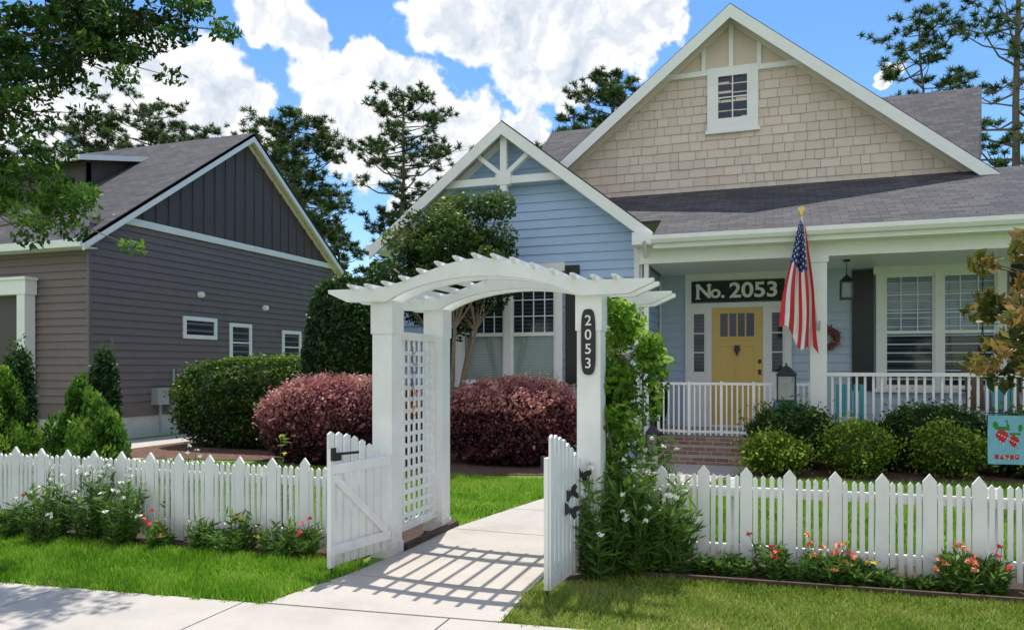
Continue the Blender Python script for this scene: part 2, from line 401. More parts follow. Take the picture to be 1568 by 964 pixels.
# cumulus banks: (azimuth deg from +Y, elevation deg, angular radius deg)
banks=[(-49.3,17.0,2.9),(-45.5,19.3,3.2),(-41.8,19.3,3.5),(-45,15.5,3.8),(-38.4,17.2,2.5),(-52,14,3.2),(-41,16.0,3.2),
 (-37.6,24.0,2.1),(-35.0,23.2,2.3),(-32.6,19.6,3.1),(-29.2,21.2,2.6),(-26.8,19.2,3.1),(-23.5,17.4,3.4),(-30.5,16.0,3.2),(-22,14.0,3.0),(-26,13,2.6),
 (-24.0,25.5,3.3),(-19.6,25.6,4.0),(-15.2,24.6,4.4),(-11,24.6,3.8),(-8,24.8,2.3),(-14.5,21.8,3.3),(-18.2,21.8,2.9),
 (-18.0,16.8,2.6),(-17,13.5,2.2),(7,19,.9),(10.5,25.2,1.6)]
fld=None
for az,el,r in banks:
    a,e_=math.radians(az),math.radians(el)
    d=vm('DISTANCE',DP,vb=(math.sin(a)*math.cos(e_),math.cos(a)*math.cos(e_),math.sin(e_)))
    f=mt('MULTIPLY_ADD',d.outputs['Value'],vb=-1/math.radians(r*1.06),vc=1)
    fld=f if fld is None else mt('SMOOTH_MAX',fld,f,vc=.12)
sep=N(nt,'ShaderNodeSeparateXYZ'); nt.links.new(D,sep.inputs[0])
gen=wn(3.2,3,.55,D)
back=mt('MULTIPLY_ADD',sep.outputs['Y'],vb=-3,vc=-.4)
fill_clouds=mt('MINIMUM',mt('MULTIPLY_ADD',gen.outputs['Fac'],vb=5,vc=-2.0),back)  # unseen clouds behind the camera, added to fill-light the shaded fronts
fld2=mt('MAXIMUM',fld,fill_clouds)
fine=wn(38,4,.6,D)
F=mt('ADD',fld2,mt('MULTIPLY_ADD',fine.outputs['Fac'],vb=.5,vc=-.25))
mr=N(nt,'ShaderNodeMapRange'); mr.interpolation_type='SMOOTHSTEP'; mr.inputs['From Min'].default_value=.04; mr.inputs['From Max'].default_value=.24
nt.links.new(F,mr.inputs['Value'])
D2=vm('ADD',DP,vb=(-.004,0.0,.022)).outputs[0]
b1=wn(14,4,.55,DP); b2=wn(14,4,.55,D2)
rel=mt('SUBTRACT',b1.outputs['Fac'],b2.outputs['Fac'])
sh=mt('MULTIPLY_ADD',rel,vb=2.2,vc=.76)
dep=N(nt,'ShaderNodeMapRange'); dep.inputs['From Min'].default_value=.15; dep.inputs['From Max'].default_value=.65; dep.inputs['To Min'].default_value=.28; dep.inputs['To Max'].default_value=-.12
nt.links.new(fld2,dep.inputs['Value'])
sh2=mt('ADD',sh,dep.outputs[0],clamp=True)
cr=ramp(nt,[(.22,(.53,.60,.71)),(.6,(.72,.77,.84)),(.92,(.97,.97,.97))],sh2)
nt.links.new(cr,bgc.inputs[0]); bgc.inputs[1].default_value=1.12
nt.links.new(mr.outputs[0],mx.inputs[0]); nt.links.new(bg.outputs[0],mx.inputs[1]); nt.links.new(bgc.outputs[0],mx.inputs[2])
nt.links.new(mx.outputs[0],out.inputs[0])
scene.view_settings.view_transform='Standard'; scene.view_settings.look='None'; scene.view_settings.exposure=0

# ------------------------------------------------------------------ ground
mb=MB(); mb.face([(-600,-600,0),(600,-600,0),(600,900,0),(-600,900,0)]); mb.build('ground',[M['lawn']])
def sheet(name,poly,z,mat,th=0):
    mb=MB()
    if th: mb.prism([(x,y,z) for x,y in poly][::-1],(0,0,-th))
    else: mb.face([(x,y,z) for x,y in poly])
    return mb.build(name,[mat])
def wy(X): return 4.13+.103*(X+5.58)
mb=MB()
X=-26.0
while X<14:
    a,b=X+.006,X+1.494
    mb.prism([(a,wy(a),.022),(b,wy(b),.022),(b,wy(b)-1.75,.022),(a,wy(a)-1.75,.022)],(0,0,-.05)); X+=1.5
pav=mb.build('pavement',[M['concrete']])
sheet('pavement_joint_bed',[(-26,wy(-26)-1.74),(14,wy(14)-1.74),(14,wy(14)-.01),(-26,wy(-26)-.01)],.010,M['soil'])
L_=[(-3.34,wy(-3.34)+.01),(-3.18,5.2),(-3.10,6.0),(-3.08,7.0),(-2.86,8.2),(-2.70,9),(-2.45,10.3),(-2.1,11.4),(-1.85,12.3),(-1.85,12.88)]
R_=[(-1.66,wy(-1.66)+.01),(-1.70,5.2),(-1.72,6.0),(-1.70,7.0),(-1.5,8.2),(-1.35,9),(-1.05,10.3),(-.75,11.4),(-.4,12.3),(-.4,12.88)]
mb=MB()
for i in range(len(L_)-1):
    g=.008
    mb.prism([(L_[i][0],L_[i][1]+g,.024),(R_[i][0],R_[i][1]+g,.024),(R_[i+1][0],R_[i+1][1]-g,.024),(L_[i+1][0],L_[i+1][1]-g,.024)],(0,0,-.05))
mb.build('garden_path',[M['concrete']])
sheet('house_mulch_bed',[(-12.2,10.4),(-8.4,11.0),(-4.8,10.5),(-3.5,10.9),(-2.6,11.2),(-2.5,13.9),(-12.2,14.4)],.012,M['mulch'])
sheet('porch_mulch_bed',[(-.62,11.45),(1.0,11.65),(3.2,12.1),(6.5,12.4),(6.5,13.9),(-.38,13.9),(-.38,12.6)],.012,M['mulch'])
sheet('driveway',[(-13.6,9.0),(-10.4,9.0),(-11.2,13.2),(-12.4,20),(-13.6,20)],.008,M['concrete'])
def fyl(X): return 5.74+.043*(X+3.8)
def fyr(X): return 6.40+.047*(X+.64)
sheet('fence_flower_bed',[(-11,fyl(-11)-.22),(-3.35,fyl(-3.35)-.16),(-3.35,fyl(-3.35)+.55),(-11,fyl(-11)+.55)],.012,M['soil'])
sheet('fence_flower_bed',[(-1.60,5.55),(-1.1,5.93),(1.72,6.15),(6,6.5),(6,7.05),(-1.60,6.95)],.012,M['soil'])
sheet('arbor_bed',[(-3.75,5.95),(-3.12,5.95),(-3.12,7.2),(-3.75,7.2)],.016,M['soil'])
mb=MB()
mb.beam((-11,fyl(-11)-.24,.02),(-3.5,fyl(-3.5)-.18,.02),.03,.07); mb.build('bed_edging',[M['wood']])
mb=MB()
mb.beam((-1.15,5.90,.02),(1.72,6.12,.02),.03,.07); mb.beam((1.72,6.12,.02),(6,6.47,.02),.03,.07); mb.beam((-1.6,5.52,.02),(-1.15,5.90,.02),.03,.06); mb.build('bed_edging',[M['wood']])
mb=MB(); mb.beam((-3.12,6.05,.03),(-3.10,7.15,.03),.05,.09); mb.build('bed_edging',[M['wood']])
mb=MB(); mb.face([(-300,-7,.004),(300,-7,.004),(300,.6,.004),(-300,.6,.004)]); mb.build('street',[M['asphalt']])
mb=MB(); mb.box(-60,60,.6,.78,0,.13); mb.build('kerb',[M['concrete']])

def grass(name,n,xr,yr,inside,mat,h=(.03,.07),w=.007,bias=0.,seed=5):
    rng=np.random.default_rng(seed); X=rng.uniform(*xr,n); Y=rng.uniform(*yr,n); k=inside(X,Y); X=X[k];Y=Y[k]; n=len(X)
    P=np.stack([X,Y,np.full(n,.0)],1); a=rng.uniform(0,6.28,n); ww=w*rng.uniform(.6,1.3,n)
    q=np.stack([X,Y,np.zeros(n)],1); tuf=1+.35*lump(q,21,9)
    hh=rng.uniform(*h,n)*np.clip(tuf,.4,1.6); dx=rng.normal(0,.022,n); dy=rng.normal(0,.022,n)
    s=np.stack([np.cos(a)*ww,np.sin(a)*ww,np.zeros(n)],1)
    V=np.stack([P-s,P+s,P+np.stack([dx,dy,hh],1)],1)
    t=.42+bias+.20*lump(q,3,1.6)+.17*lump(q,8,6)+rng.normal(0,.20,n)
    polymesh(name,V,3,mat,t)
ple=lambda Y:np.interp(Y,[p[1] for p in L_],[p[0] for p in L_]); pre=lambda Y:np.interp(Y,[p[1] for p in R_],[p[0] for p in R_])
wob=lambda v:.018*np.sin(v*23)+.012*np.sin(v*51+1)
grass('front_grass_strip',120000,(-10,-3.1),(3.6,5.8),lambda X,Y:(Y>wy(X)-.01+wob(X))&(Y<fyl(X)-.25)&(X<ple(Y)+wob(Y)),L_GRASS,(.03,.08),seed=1)
grass('front_grass_strip',130000,(-1.75,4.5),(4.4,6.4),lambda X,Y:(Y>wy(X)+wob(X))&(X>pre(Y)+wob(Y))&(Y<np.where(X<-1.1,5.5+.8*(X+1.6),5.87+.08*(X+1.1))),L_GRASSR,(.02,.055),bias=.0,seed=2)
grass('lawn_grass',80000,(-10,-2.1),(6.2,11.2),lambda X,Y:(X<ple(Y)-.02)&(Y<10.5+.0*X)&((X<-3.75)|(Y>7.2)),L_GRASS,(.03,.08),.009,.08,seed=3)
grass('lawn_grass',110000,(-1.7,6.5),(6.95,12.2),lambda X,Y:(X>pre(Y)+.02)&(Y<np.minimum(11.5+.18*(X-0),11.45+.2*np.maximum(X+.6,0))),L_GRASS,(.03,.08),.009,.08,seed=4)

# ------------------------------------------------------------------ fences
def picket(mb,cx,cy,d,w,z0,z1,pt=.05,t=.02,m=0,off=0,lean=0):
    dx,dy=d; nx,ny=dy,-dx
    a=[(-w/2,z0),(w/2,z0),(w/2+lean,z1-pt),(lean,z1),(-w/2+lean,z1-pt)]
    P=[(cx+u*dx+nx*off,cy+u*dy+ny*off,z) for u,z in a]
    mb.prism(P,(nx*t,ny*t,0),m)
def fence(name,x0,x1,fy,seed):
    rr=random.Random(seed); mb=MB(); sl=fy(1)-fy(0); L=math.hypot(1,sl); d=(1/L,sl/L)
    x=x0; i=0; sp=.0615
    while x<x1:
        if i%5==0: picket(mb,x,fy(x),d,.095,.03+rr.uniform(0,.01),.845+rr.uniform(-.008,.008),.06,.022,lean=rr.uniform(-.005,.005))
        else: picket(mb,x,fy(x)+rr.uniform(-.002,.002),d,.036,.06+rr.uniform(0,.01),.775+rr.uniform(-.009,.009),.022,.018,lean=rr.uniform(-.006,.006))
        x+= sp+(.014 if i%5 in(0,4) else 0); i+=1
    for z in (.17,.64): mb.beam((x0-.05,fy(x0)+.024,z),(x1,fy(x1)+.024,z),.04,.075)
    x=x0+.9
    while x<x1:
        mb.box(x-.045,x+.045,fy(x)+.046,fy(x)+.136,0,.74); x+=1.9
    return mb.build(name,[M['fencewhite']],origin=((x0+x1)/2,fy((x0+x1)/2),0))
fence('picket_fence',-11,-3.42,fyl,1)
fence('picket_fence',-1.22,6.0,fyr,2)

# ------------------------------------------------------------------ arbor
AX0,AX1,AY0,AY1=-3.22,-1.38,5.90,6.95
ar=empty('garden_arbor',(-2.3,6.4,0)); AO=(-2.3,6.4,0); mb=MB()
for x in (AX0,AX1):
    for y in (AY0,AY1):
        mb.box(x-.095,x+.095,y-.095,y+.095,0,1.95); mb.box(x-.106,x+.106,y-.106,y+.106,1.95,2.235); mb.box(x-.106,x+.106,y-.106,y+.106,0,.12)
mb.build('posts',[M['fencewhite']],ar,AO)
xc=(AX0+AX1)/2
def archtop(x):
    u=abs(x-xc); 
    return 2.34+.215*(math.cos(min(u/1.02,1)*math.pi)+1)/2
def archbot(x):
    u=abs(x-xc)
    return 2.225+.185*max(0,1-(u/.83)**2)**.8
def archbeam(mb,y,th=.055,ext=.0):
    x0,x1=AX0-.50-ext,AX1+.52+ext; n=60; T=[];B=[]
    for i in range(n+1):
        x=x0+(x1-x0)*i/n; e=min(x-x0,x1-x); tp=archtop(x); bt=archbot(x)
        if e<.20: bt=bt+(.20-e)/.20*.085
        T.append((x,tp));B.append((x,bt))
    for i in range(n):
        mb.hexa([(B[i][0],y-th/2,B[i][1]),(B[i+1][0],y-th/2,B[i+1][1]),(B[i+1][0],y+th/2,B[i+1][1]),(B[i][0],y+th/2,B[i][1])],
                [(T[i][0],y-th/2,T[i][1]),(T[i+1][0],y-th/2,T[i+1][1]),(T[i+1][0],y+th/2,T[i+1][1]),(T[i][0],y+th/2,T[i][1])])
mb=MB()
for y in (AY0-.136,AY0+.136,AY1-.136,AY1+.136): archbeam(mb,y)
mb.build('arched_beams',[M['fencewhite']],ar,AO)
mb=MB(); x=AX0-.24
while x<AX1+.30:
    z=archtop(x)-.014; y0,y1=AY0-.25,AY1+.25
    P=[(x-.016,y0,z+.032),(x-.016,y0+.11,z),(x-.016,y1-.11,z),(x-.016,y1,z+.032),(x-.016,y1,z+.048),(x-.016,y0,z+.048)]
    mb.prism(P,(.032,0,0)); x+=.165
mb.build('top_slats',[M['fencewhite']],ar,AO)
mb=MB()
for x in (AX0,AX1):
    y0,y1=AY0+.095,AY1-.095; z0,z1=.16,1.98
    mb.box(x-.03,x+.03,y0,y1,z0,z0+.07); mb.box(x-.03,x+.03,y0,y1,z1-.07,z1)
    mb.box(x-.03,x+.03,y0+.001,y0+.05,z0+.07,z1-.07); mb.box(x-.03,x+.03,y1-.05,y1-.001,z0+.07,z1-.07)
    yy=y0+.12
    while yy<y1-.08: mb.box(x-.012,x,yy-.019,yy+.019,z0+.07,z1-.07); yy+=.107
    zz=z0+.13
    while zz<z1-.09: mb.box(x+.0005,x+.012,y0+.05,y1-.05,zz-.019,zz+.019); zz+=.107
mb.build('lattice_panels',[M['fencewhite']],ar,AO)
pl=empty('number_plaque',(-1.38,5.78,1.86)); mb=MB()
n=24; P=[]
for i in range(n):
    a=2*math.pi*i/n; P.append((-1.38+.058*math.copysign(abs(math.cos(a))**.6,math.cos(a)),5.803,1.86+.26*math.copysign(abs(math.sin(a))**.45,math.sin(a))))
mb.prism(P,(0,-.016,0)); mb.build('board',[M['black']],pl,(-1.38,5.80,1.86))
def text(body,size,loc,parent,mat,ext=.003,sx=1.0,rot=(math.radians(90),0,0),bold=0):
    cu=bpy.data.curves.new('lettering','FONT'); cu.body=body; cu.size=size; cu.extrude=ext; cu.align_x='CENTER'; cu.align_y='CENTER'; cu.offset=bold
    cu.materials.append(mat); o=bpy.data.objects.new('lettering',cu); COL.objects.link(o); o.parent=parent
    o.location=Vector(loc)-parent.location; o.rotation_euler=rot; o.scale=(sx,1,1); return o
for i,ch in enumerate('2053'): text(ch,.115,(-1.38,5.784,2.025-.112*i),pl,M['flagwhite'],.002,bold=.0005)

def gate(name,hx,hy,ex,ey,zh,zf,side,latch):
    e=empty(name,(hx,hy,0)); mb=MB(); L=math.hypot(ex-hx,ey-hy); d=((ex-hx)/L,(ey-hy)/L); n=8
    nx,ny=d[1],-d[0]
    for i in range(n):
        u=(i+.5)/n*L; k=(i+.5)/n; z=zh+(zf-zh)*math.sin(k*math.pi/2)
        picket(mb,hx+d[0]*u,hy+d[1]*u,d,.066,.09,z,.02,.018*side)
    o=-.017*side
    def rp(u,z): return (hx+d[0]*u+nx*o,hy+d[1]*u+ny*o,z)
    for z in (.22,.86): mb.beam(rp(0.0,z),rp(L,z),.032,.075)
    mb.beam(rp(.05,.26),rp(L-.05,.80),.028,.06)
    mb.beam(rp(L-.025,.09),rp(L-.025,1.02),.03,.06) 
    mb.build('pickets',[M['fencewhite']],e,(hx,hy,0))
    mb=MB(); q=-.045*side
    def lp(u,z): return (hx+d[0]*u+nx*q,hy+d[1]*u+ny*q,z)
    mb.beam(lp(L-.02,.93),lp(L-.02,1.03),.02,.05); mb.beam(lp(L-.30,.97),lp(L-.02,.98),.018,.02); mb.beam(lp(L-.10,.95),lp(L-.02,.95),.02,.05)
    if latch==0:
        for z in(.22,.86): mb.beam(lp(-.02,z),lp(.16,z),.012,.03)
    mb.cyl(rp(L-.03,.18),(rp(L-.03,0)[0],rp(L-.03,0)[1],.0),.006,.006,6)
    mb.build('latch',[M['black']],e,(hx,hy,0)); return e
gate('garden_gate',-3.15,5.78,-3.30,5.08,.90,1.155,1,1)
gate('garden_gate',-1.45,5.78,-1.50,5.08,.93,1.185,-1,0)
def butterfly(name,c,s,mats,rot=0):
    e=empty(name,c); mb=MB(); pts=[(0,.1),(.35,.6),(.9,.85),(1.05,.45),(.65,.05),(.85,-.35),(.6,-.8),(.25,-.5),(0,-.15)]
    R=Matrix.Rotation(rot,3,'Y')
    for sg in (1,-1):
        P=[Vector(c)+R@Vector((sg*u*s,-.01-.25*s*abs(u),v*s)) for u,v in pts]
        mb.prism(P,(0,.004,0),0)
    mb.cyl(Vector(c)+R@Vector((0,-.01,.4*s)),Vector(c)+R@Vector((0,-.01,-.5*s)),.006,.004,6,1)
    mb.build('wings_and_body',mats,e,c); return e
butterfly('butterfly_ornament',(-1.42,5.74,.82),.075,[M['black'],M['black']],.3)
butterfly('butterfly_ornament',(-1.43,5.45,.72),.07,[M['black'],M['black']],-.4)
butterfly('butterfly_ornament',(-1.42,5.40,.60),.07,[M['black'],M['black']],.2)
# hanging garland of small butterflies on the lattice
wc=empty('hanging_ornament',(-3.16,6.25,1.4)); mb=MB(); rr=random.Random(4)
mb.cyl((-3.16,6.28,1.85),(-3.16,6.28,1.15),.003,.003,5,2)
for k in range(7):
    z=1.80-.10*k+rr.uniform(-.02,.02); m=0 if k<4 else 1; s=rr.uniform(.045,.075); yy=6.28+rr.uniform(-.05,.05); a=rr.uniform(-.5,.5)
    for sg in (1,-1):
        for (u,v) in (((.2,.1),(1,.8)),((.2,-.1),(.7,-.9))):
            P=[(0,0),(u[0]*s+.5*s,u[1]*s*6),(v[0]*s,v[1]*s),(.5*s,0)]
            mb.face([(-3.15+.02*abs(p),yy+sg*p*math.cos(a)-q*math.sin(a),z+q*math.cos(a)+sg*p*math.sin(a)) for p,q in P],m)
mb.build('charms',[M['purple'],M['orange'],M['black']],wc,(-3.16,6.25,1.4))

# ------------------------------------------------------------------ main house
hs=empty('craftsman_house',(0,18,0)); HO=(0,18,0)
WG=[(-7.3,.0),(-2.3,.0),(-2.3,4.27),(-4.84,6.22),(-7.3,4.27)]
mb=MB()
siding(mb,'Y',13.7,WG[:],.165,0,-1)
mb.prism([(x,13.701,z) for x,z in WG],(0,.2,0),0)
siding(mb,'X',-2.3,[(13.72,.42),(16.0,.42),(16.0,3.6),(13.72,3.6)],.165,0,1)
mb.box(-2.5,-2.301,13.9,17,0,3.7,0); mb.box(-7.3,-7.1,13.9,20,0,4.2,0)
rr=random.Random(8)
for k in range(14):
    z=rr.randrange(4,24)*.165; x=rr.uniform(-6.9,-2.6); mb.box(x-.004,x+.004,13.671,13.69,z+.002,z+.15,1)
mb.build('wing_walls',[M['blue'],coremat((.25,.32,.45))],hs,HO)
mb=MB(); siding(mb,'Y',16.0,[(-2.3,.42),(6.2,.42),(6.2,3.6),(-2.3,3.6)],.165,0,-1); mb.box(-2.3,6.2,16.001,16.2,0,3.6,0)
mb.box(6.2,6.35,16,26,0,5.2,0); mb.box(-7.3,6.35,25.8,26,0,5.2,0)
mb.build('porch_walls',[M['greyblue']],hs,HO)
GX,GZ,SL=-.84,9.10,.81
mb=MB(); zt=7.80
def gx(z,s): return GX+s*(GZ-.12-z)/SL
GP=[(gx(5.3,-1),5.3),(gx(5.3,1),5.3),(gx(zt,1),zt),(gx(zt,-1),zt)]
shakes(mb,16.4,GP)
mb.prism([(gx(5.0,-1),16.401,5.0),(gx(5.0,1),16.401,5.0),(GX,16.401,GZ-.1)],(0,.15,0),0)
mb.build('gable_shakes',[M['shake']],hs,HO)
mb=MB()
mb.box(gx(zt,-1)-.02,gx(zt,1)+.02,16.345,16.398,zt,zt+.11)
mb.box(GX-.045,GX+.045,16.352,16.398,zt+.11,GZ-.25)
for dx in (-.56,.56): mb.box(GX+dx-.04,GX+dx+.04,16.354,16.398,zt+.11,GZ-.12-abs(dx)*SL-.12)
mb.box(-1.32,-1.10,16.33,16.40,6.62,7.93); mb.box(-.52,-.30,16.33,16.40,6.62,7.93); mb.box(-1.10,-.52,16.331,16.40,7.74,7.93); mb.box(-1.10,-.52,16.331,16.40,6.62,6.86)
mb.box(-1.36,-.26,16.31,16.399,6.55,6.62); 
mb.box(-.822,-.798,16.35,16.378,6.86,7.74); mb.box(-1.10,-.52,16.352,16.378,7.285,7.31)
mb.build('gable_trim',[M['white']],hs,HO)
mb=MB(); mb.box(-1.10,-.52,16.38,16.399,6.86,7.74); mb.build('gable_window_glass',[M['glass_plain']],hs,HO)
mb=MB(); mb.prism([(gx(zt+.1,-1),16.396,zt+.1),(gx(zt+.1,1),16.396,zt+.1),(GX,16.396,GZ-.14)],(0,.004,0)); mb.build('gable_panel',[M['shake']],hs,HO)
mb=MB()
xl,xr=-5.7,3.93
roofslab(mb,[(xl,16.0,GZ-SL*(GX-xl)),(GX,16.0,GZ),(GX,26,GZ),(xl,26,GZ-SL*(GX-xl))],.10,hdir=(0,1,0))
roofslab(mb,[(GX,16.0,GZ),(xr,16.0,GZ-SL*(xr-GX)),(xr,26,GZ-SL*(xr-GX)),(GX,26,GZ)],.10,hdir=(0,1,0))
roofslab(mb,[(-6.1,16.6,5.1),(3.7,16.6,5.1),(4.09,18.0,6.13),(4.78,21,8.45),(-6.1,21,8.45)],.1)
roofslab(mb,[(-6.1,21,8.45),(4.78,21,8.45),(4.4,26.3,4.4),(-6.1,26.3,4.4)],.1)
sz=lambda y:3.95+.45*(y-13.2)
roofslab(mb,[(-1.98,13.12,sz(13.12)),(6.6,13.12,sz(13.12)),(6.6,16.5,sz(16.5)),(-1.98,16.5,sz(16.5))],.06)
roofslab(mb,[(-3.9,14.2,sz(14.2)),(-1.98,14.2,sz(14.2)),(-1.98,16.5,sz(16.5)),(-3.9,16.5,sz(16.5))],.06)
roofslab(mb,[(3.9,16.5,sz(16.5)),(6.6,16.5,sz(16.5)),(6.6,26,4.4),(3.9,26,4.4)],.06)
WX,WZ,WS=-4.84,6.30,.79
for sg,xe in((1,-2.03),(-1,-7.65)):
    ze=WZ-WS*abs(xe-WX)
    roofslab(mb,[(WX,13.3,WZ),(xe,13.3,ze),(xe,16.6 if sg>0 else 21,ze),(WX,16.6 if sg>0 else 21,WZ)],.10,hdir=(0,1,0))
mb.build('roof',[M['roof'],M['soffit'],M['black']],hs,HO)
mb=MB()
def rake(mb,x0,z0,x1,z1,y,h,t=.035,m=0): mb.prism([(x0,y,z0),(x1,y,z1),(x1,y,z1-h),(x0,y,z0-h)],(0,t,0),m)
d=.035
rake(mb,xl,GZ-SL*(GX-xl)-d,GX,GZ-d,15.96,.27); rake(mb,GX+.0005,GZ-d,xr,GZ-SL*(xr-GX)-d,15.96,.27)
rake(mb,-7.65,WZ-WS*2.81-d,WX,WZ-d,13.26,.24); rake(mb,WX+.0005,WZ-d,-2.03,WZ-WS*2.81-d,13.26,.24)
rake(mb,gx(5.0,-1),5.0-.02,GX,GZ-.14,16.35,.16,.03,1); rake(mb,GX,GZ-.14,gx(5.0,1),5.0-.02,16.35,.16,.03,1)
rake(mb,-7.3,4.22,WX,6.17,13.66,.16,.03); rake(mb,WX,6.17,-2.3,4.19,13.66,.16,.03)
y=13.40
mb.box(-6.05,-3.63,y,y+.09,5.12,5.26); mb.box(WX-.065,WX+.065,y-.012,y+.10,4.98,6.08)
mb.beam((WX-.05,y+.045,5.30),(WX-.56,y+.045,5.72),.085,.11,0,(0,1,0)); mb.beam((WX+.05,y+.045,5.30),(WX+.56,y+.045,5.72),.085,.11,0,(0,1,0))
mb.prism([(WX-.13,y-.02,5.10),(WX+.13,y-.02,5.10),(WX+.16,y-.02,5.30),(WX-.16,y-.02,5.30)],(0,.13,0))
mb.box(-2.28,6.4,13.52,13.78,3.50,3.80); mb.box(-1.98,6.6,13.19,13.22,3.72,3.90); mb.box(-1.98,6.6,13.22,13.52,3.715,3.735)
mb.prism([(-2.0,13.19,3.93),(-2.0,13.06,3.93),(-2.0,13.06,3.86),(-2.0,13.10,3.80),(-2.0,13.19,3.79)],(8.7,0,0))
mb.box(-7.75,-7.3,13.3,21,3.98,4.10)
mb.prism([(-2.36,13.2,3.80),(-2.0,13.2,3.80),(-2.0,13.2,4.02),(-2.36,13.2,4.02)],(0,.48,0))
mb.cyl((-2.13,13.12,3.82),(-2.16,13.55,3.62),.04,.04,8); mb.box(-2.20,-2.12,13.54,13.62,.3,3.64)
mb.box(-2.40,-2.285,13.655,13.70,.1,4.05); mb.box(-2.30,-2.262,13.655,13.78,.1,3.5); mb.box(-7.315,-7.20,13.655,13.70,.1,4.2)
mb.box(-2.262,-2.225,15.93,15.97,.42,3.5)
for x in (.71,4.25):
    mb.box(x-.13,x+.13,13.52,13.78,.42,3.499); mb.box(x-.16,x+.16,13.49,13.81,.42,.60); mb.box(x-.155,x+.155,13.495,13.805,3.40,3.498)
mb.box(.84,4.12,13.60,13.70,1.50,1.56); mb.box(.84,4.12,13.62,13.68,.54,.60)
x=.93
while x<4.1: mb.box(x-.018,x+.018,13.632,13.668,.60,1.50); x+=.125
mb.box(-2.2,6.3,13.8,16.0,3.56,3.60)
mb.build('white_trim',[M['white'],M['soffit']],hs,HO)
mb=MB(); mb.box(-2.28,6.3,13.52,16.0,.02,.42)
mb.box(-1.85,-.38,13.22,13.52,0,.28); mb.box(-1.85,-.38,12.90,13.22,0,.14)
mb.build('brick_porch_and_steps',[M['brick']],hs,HO)
mb=MB()
mb.box(-1.73,-1.60,15.90,15.98,.42,3.66);mb.box(.21,.34,15.90,15.98,.42,3.66);mb.box(-1.60,.21,15.90,15.98,3.42,3.66);mb.box(-1.60,.21,15.902,15.98,2.86,2.96)
mb.box(-1.31,-1.20,15.905,15.98,.42,2.86);mb.box(-.20,-.07,15.905,15.98,.42,2.86)
mb.box(-1.60,-1.31,15.93,15.98,.42,1.55);mb.box(-.07,.21,15.93,15.98,.42,1.55);mb.box(-1.60,-1.31,15.93,15.98,2.74,2.86);mb.box(-.07,.21,15.93,15.98,2.74,2.86)
for x0,x1 in((-1.60,-1.31),(-.07,.21)):
    mb.box(x0,x0+.04,15.932,15.978,1.55,2.74); mb.box(x1-.04,x1,15.932,15.978,1.55,2.74)
    for z in(1.95,2.34): mb.box(x0+.04,x1-.04,15.945,15.97,z-.012,z+.012)
mb.box(-1.20,-.20,15.90,16.0,.42,.47)
wx0,wx1,wz0,wz1=1.86,4.02,1.25,3.42
mb.box(wx0,wx0+.15,15.90,15.98,wz0,wz1);mb.box(wx1-.15,wx1,15.90,15.98,wz0,wz1);mb.box(wx0-.05,wx1+.05,15.88,15.98,wz1,wz1+.20);mb.box(wx0-.05,wx1+.05,15.87,15.98,wz0-.08,wz0)
mb.box(2.86,2.99,15.905,15.98,wz0,wz1)
for a,b in((wx0+.15,2.86),(2.99,wx1-.15)):
    mb.box(a,b,15.93,15.975,wz0,wz0+.06);mb.box(a,b,15.93,15.975,wz1-.06,wz1);mb.box(a,b,15.92,15.975,2.28,2.34);mb.box(a,a+.04,15.932,15.974,wz0+.06,wz1-.06);mb.box(b-.04,b,15.932,15.974,wz0+.06,wz1-.06)
    for k in(1,2): x=a+(b-a)*k/3; mb.box(x-.008,x+.008,15.95,15.968,2.34,wz1-.06)
    for z in (2.68,3.02): mb.box(a+.04,b-.04,15.951,15.967,z-.008,z+.008)
vx0,vx1,vz0,vz1=-5.92,-3.74,1.34,3.45
mb.box(vx0,vx0+.14,13.60,13.69,vz0,vz1);mb.box(vx1-.14,vx1,13.60,13.69,vz0,vz1);mb.box(vx0-.05,vx1+.05,13.58,13.69,vz1,vz1+.16);mb.box(vx0-.05,vx1+.05,13.56,13.69,vz0-.08,vz0)
mb.box(-4.90,-4.76,13.605,13.69,vz0,vz1)
for a,b in((vx0+.14,-4.90),(-4.76,vx1-.14)):
    mb.box(a,b,13.63,13.68,vz0,vz0+.06);mb.box(a,b,13.63,13.68,vz1-.06,vz1);mb.box(a,b,13.62,13.68,2.24,2.31);mb.box(a,a+.04,13.632,13.678,vz0+.06,vz1-.06);mb.box(b-.04,b,13.632,13.678,vz0+.06,vz1-.06)
    for k in(1,2,3): x=a+(b-a)*k/4; mb.box(x-.009,x+.009,13.65,13.668,2.31,vz1-.06)
    for z in (2.62,2.93,3.2): mb.box(a+.04,b-.04,13.651,13.667,z-.009,z+.009)
mb.build('door_and_window_frames',[M['white']],hs,HO)
mb=MB(); mb.box(2.0,3.88,15.976,15.979,2.3,3.40);
mb.build('porch_window_upper_glass',[M['glass_blind']],hs,HO)
mb=MB(); mb.box(2.0,3.88,15.976,15.979,wz0,2.3); mb.box(-1.60,-1.31,15.971,15.979,1.55,2.74);mb.box(-.07,.21,15.971,15.979,1.55,2.74); mb.box(vx0+.1,vx1-.1,13.67,13.675,2.28,3.42)
mb.build('dark_glass',[M['glass_dark']],hs,HO)
mb=MB(); mb.box(-1.03,-.37,15.915,15.925,2.27,2.74); mb.build('door_glass',[M['glass_plain']],hs,HO)
mb=MB(); mb.box(vx0+.1,vx1-.1,13.67,13.675,vz0,2.28); mb.build('lower_sash_glass',[M['glass_green']],hs,HO)
mb=MB()
mb.box(-1.20,-.20,15.935,15.975,.47,2.86)
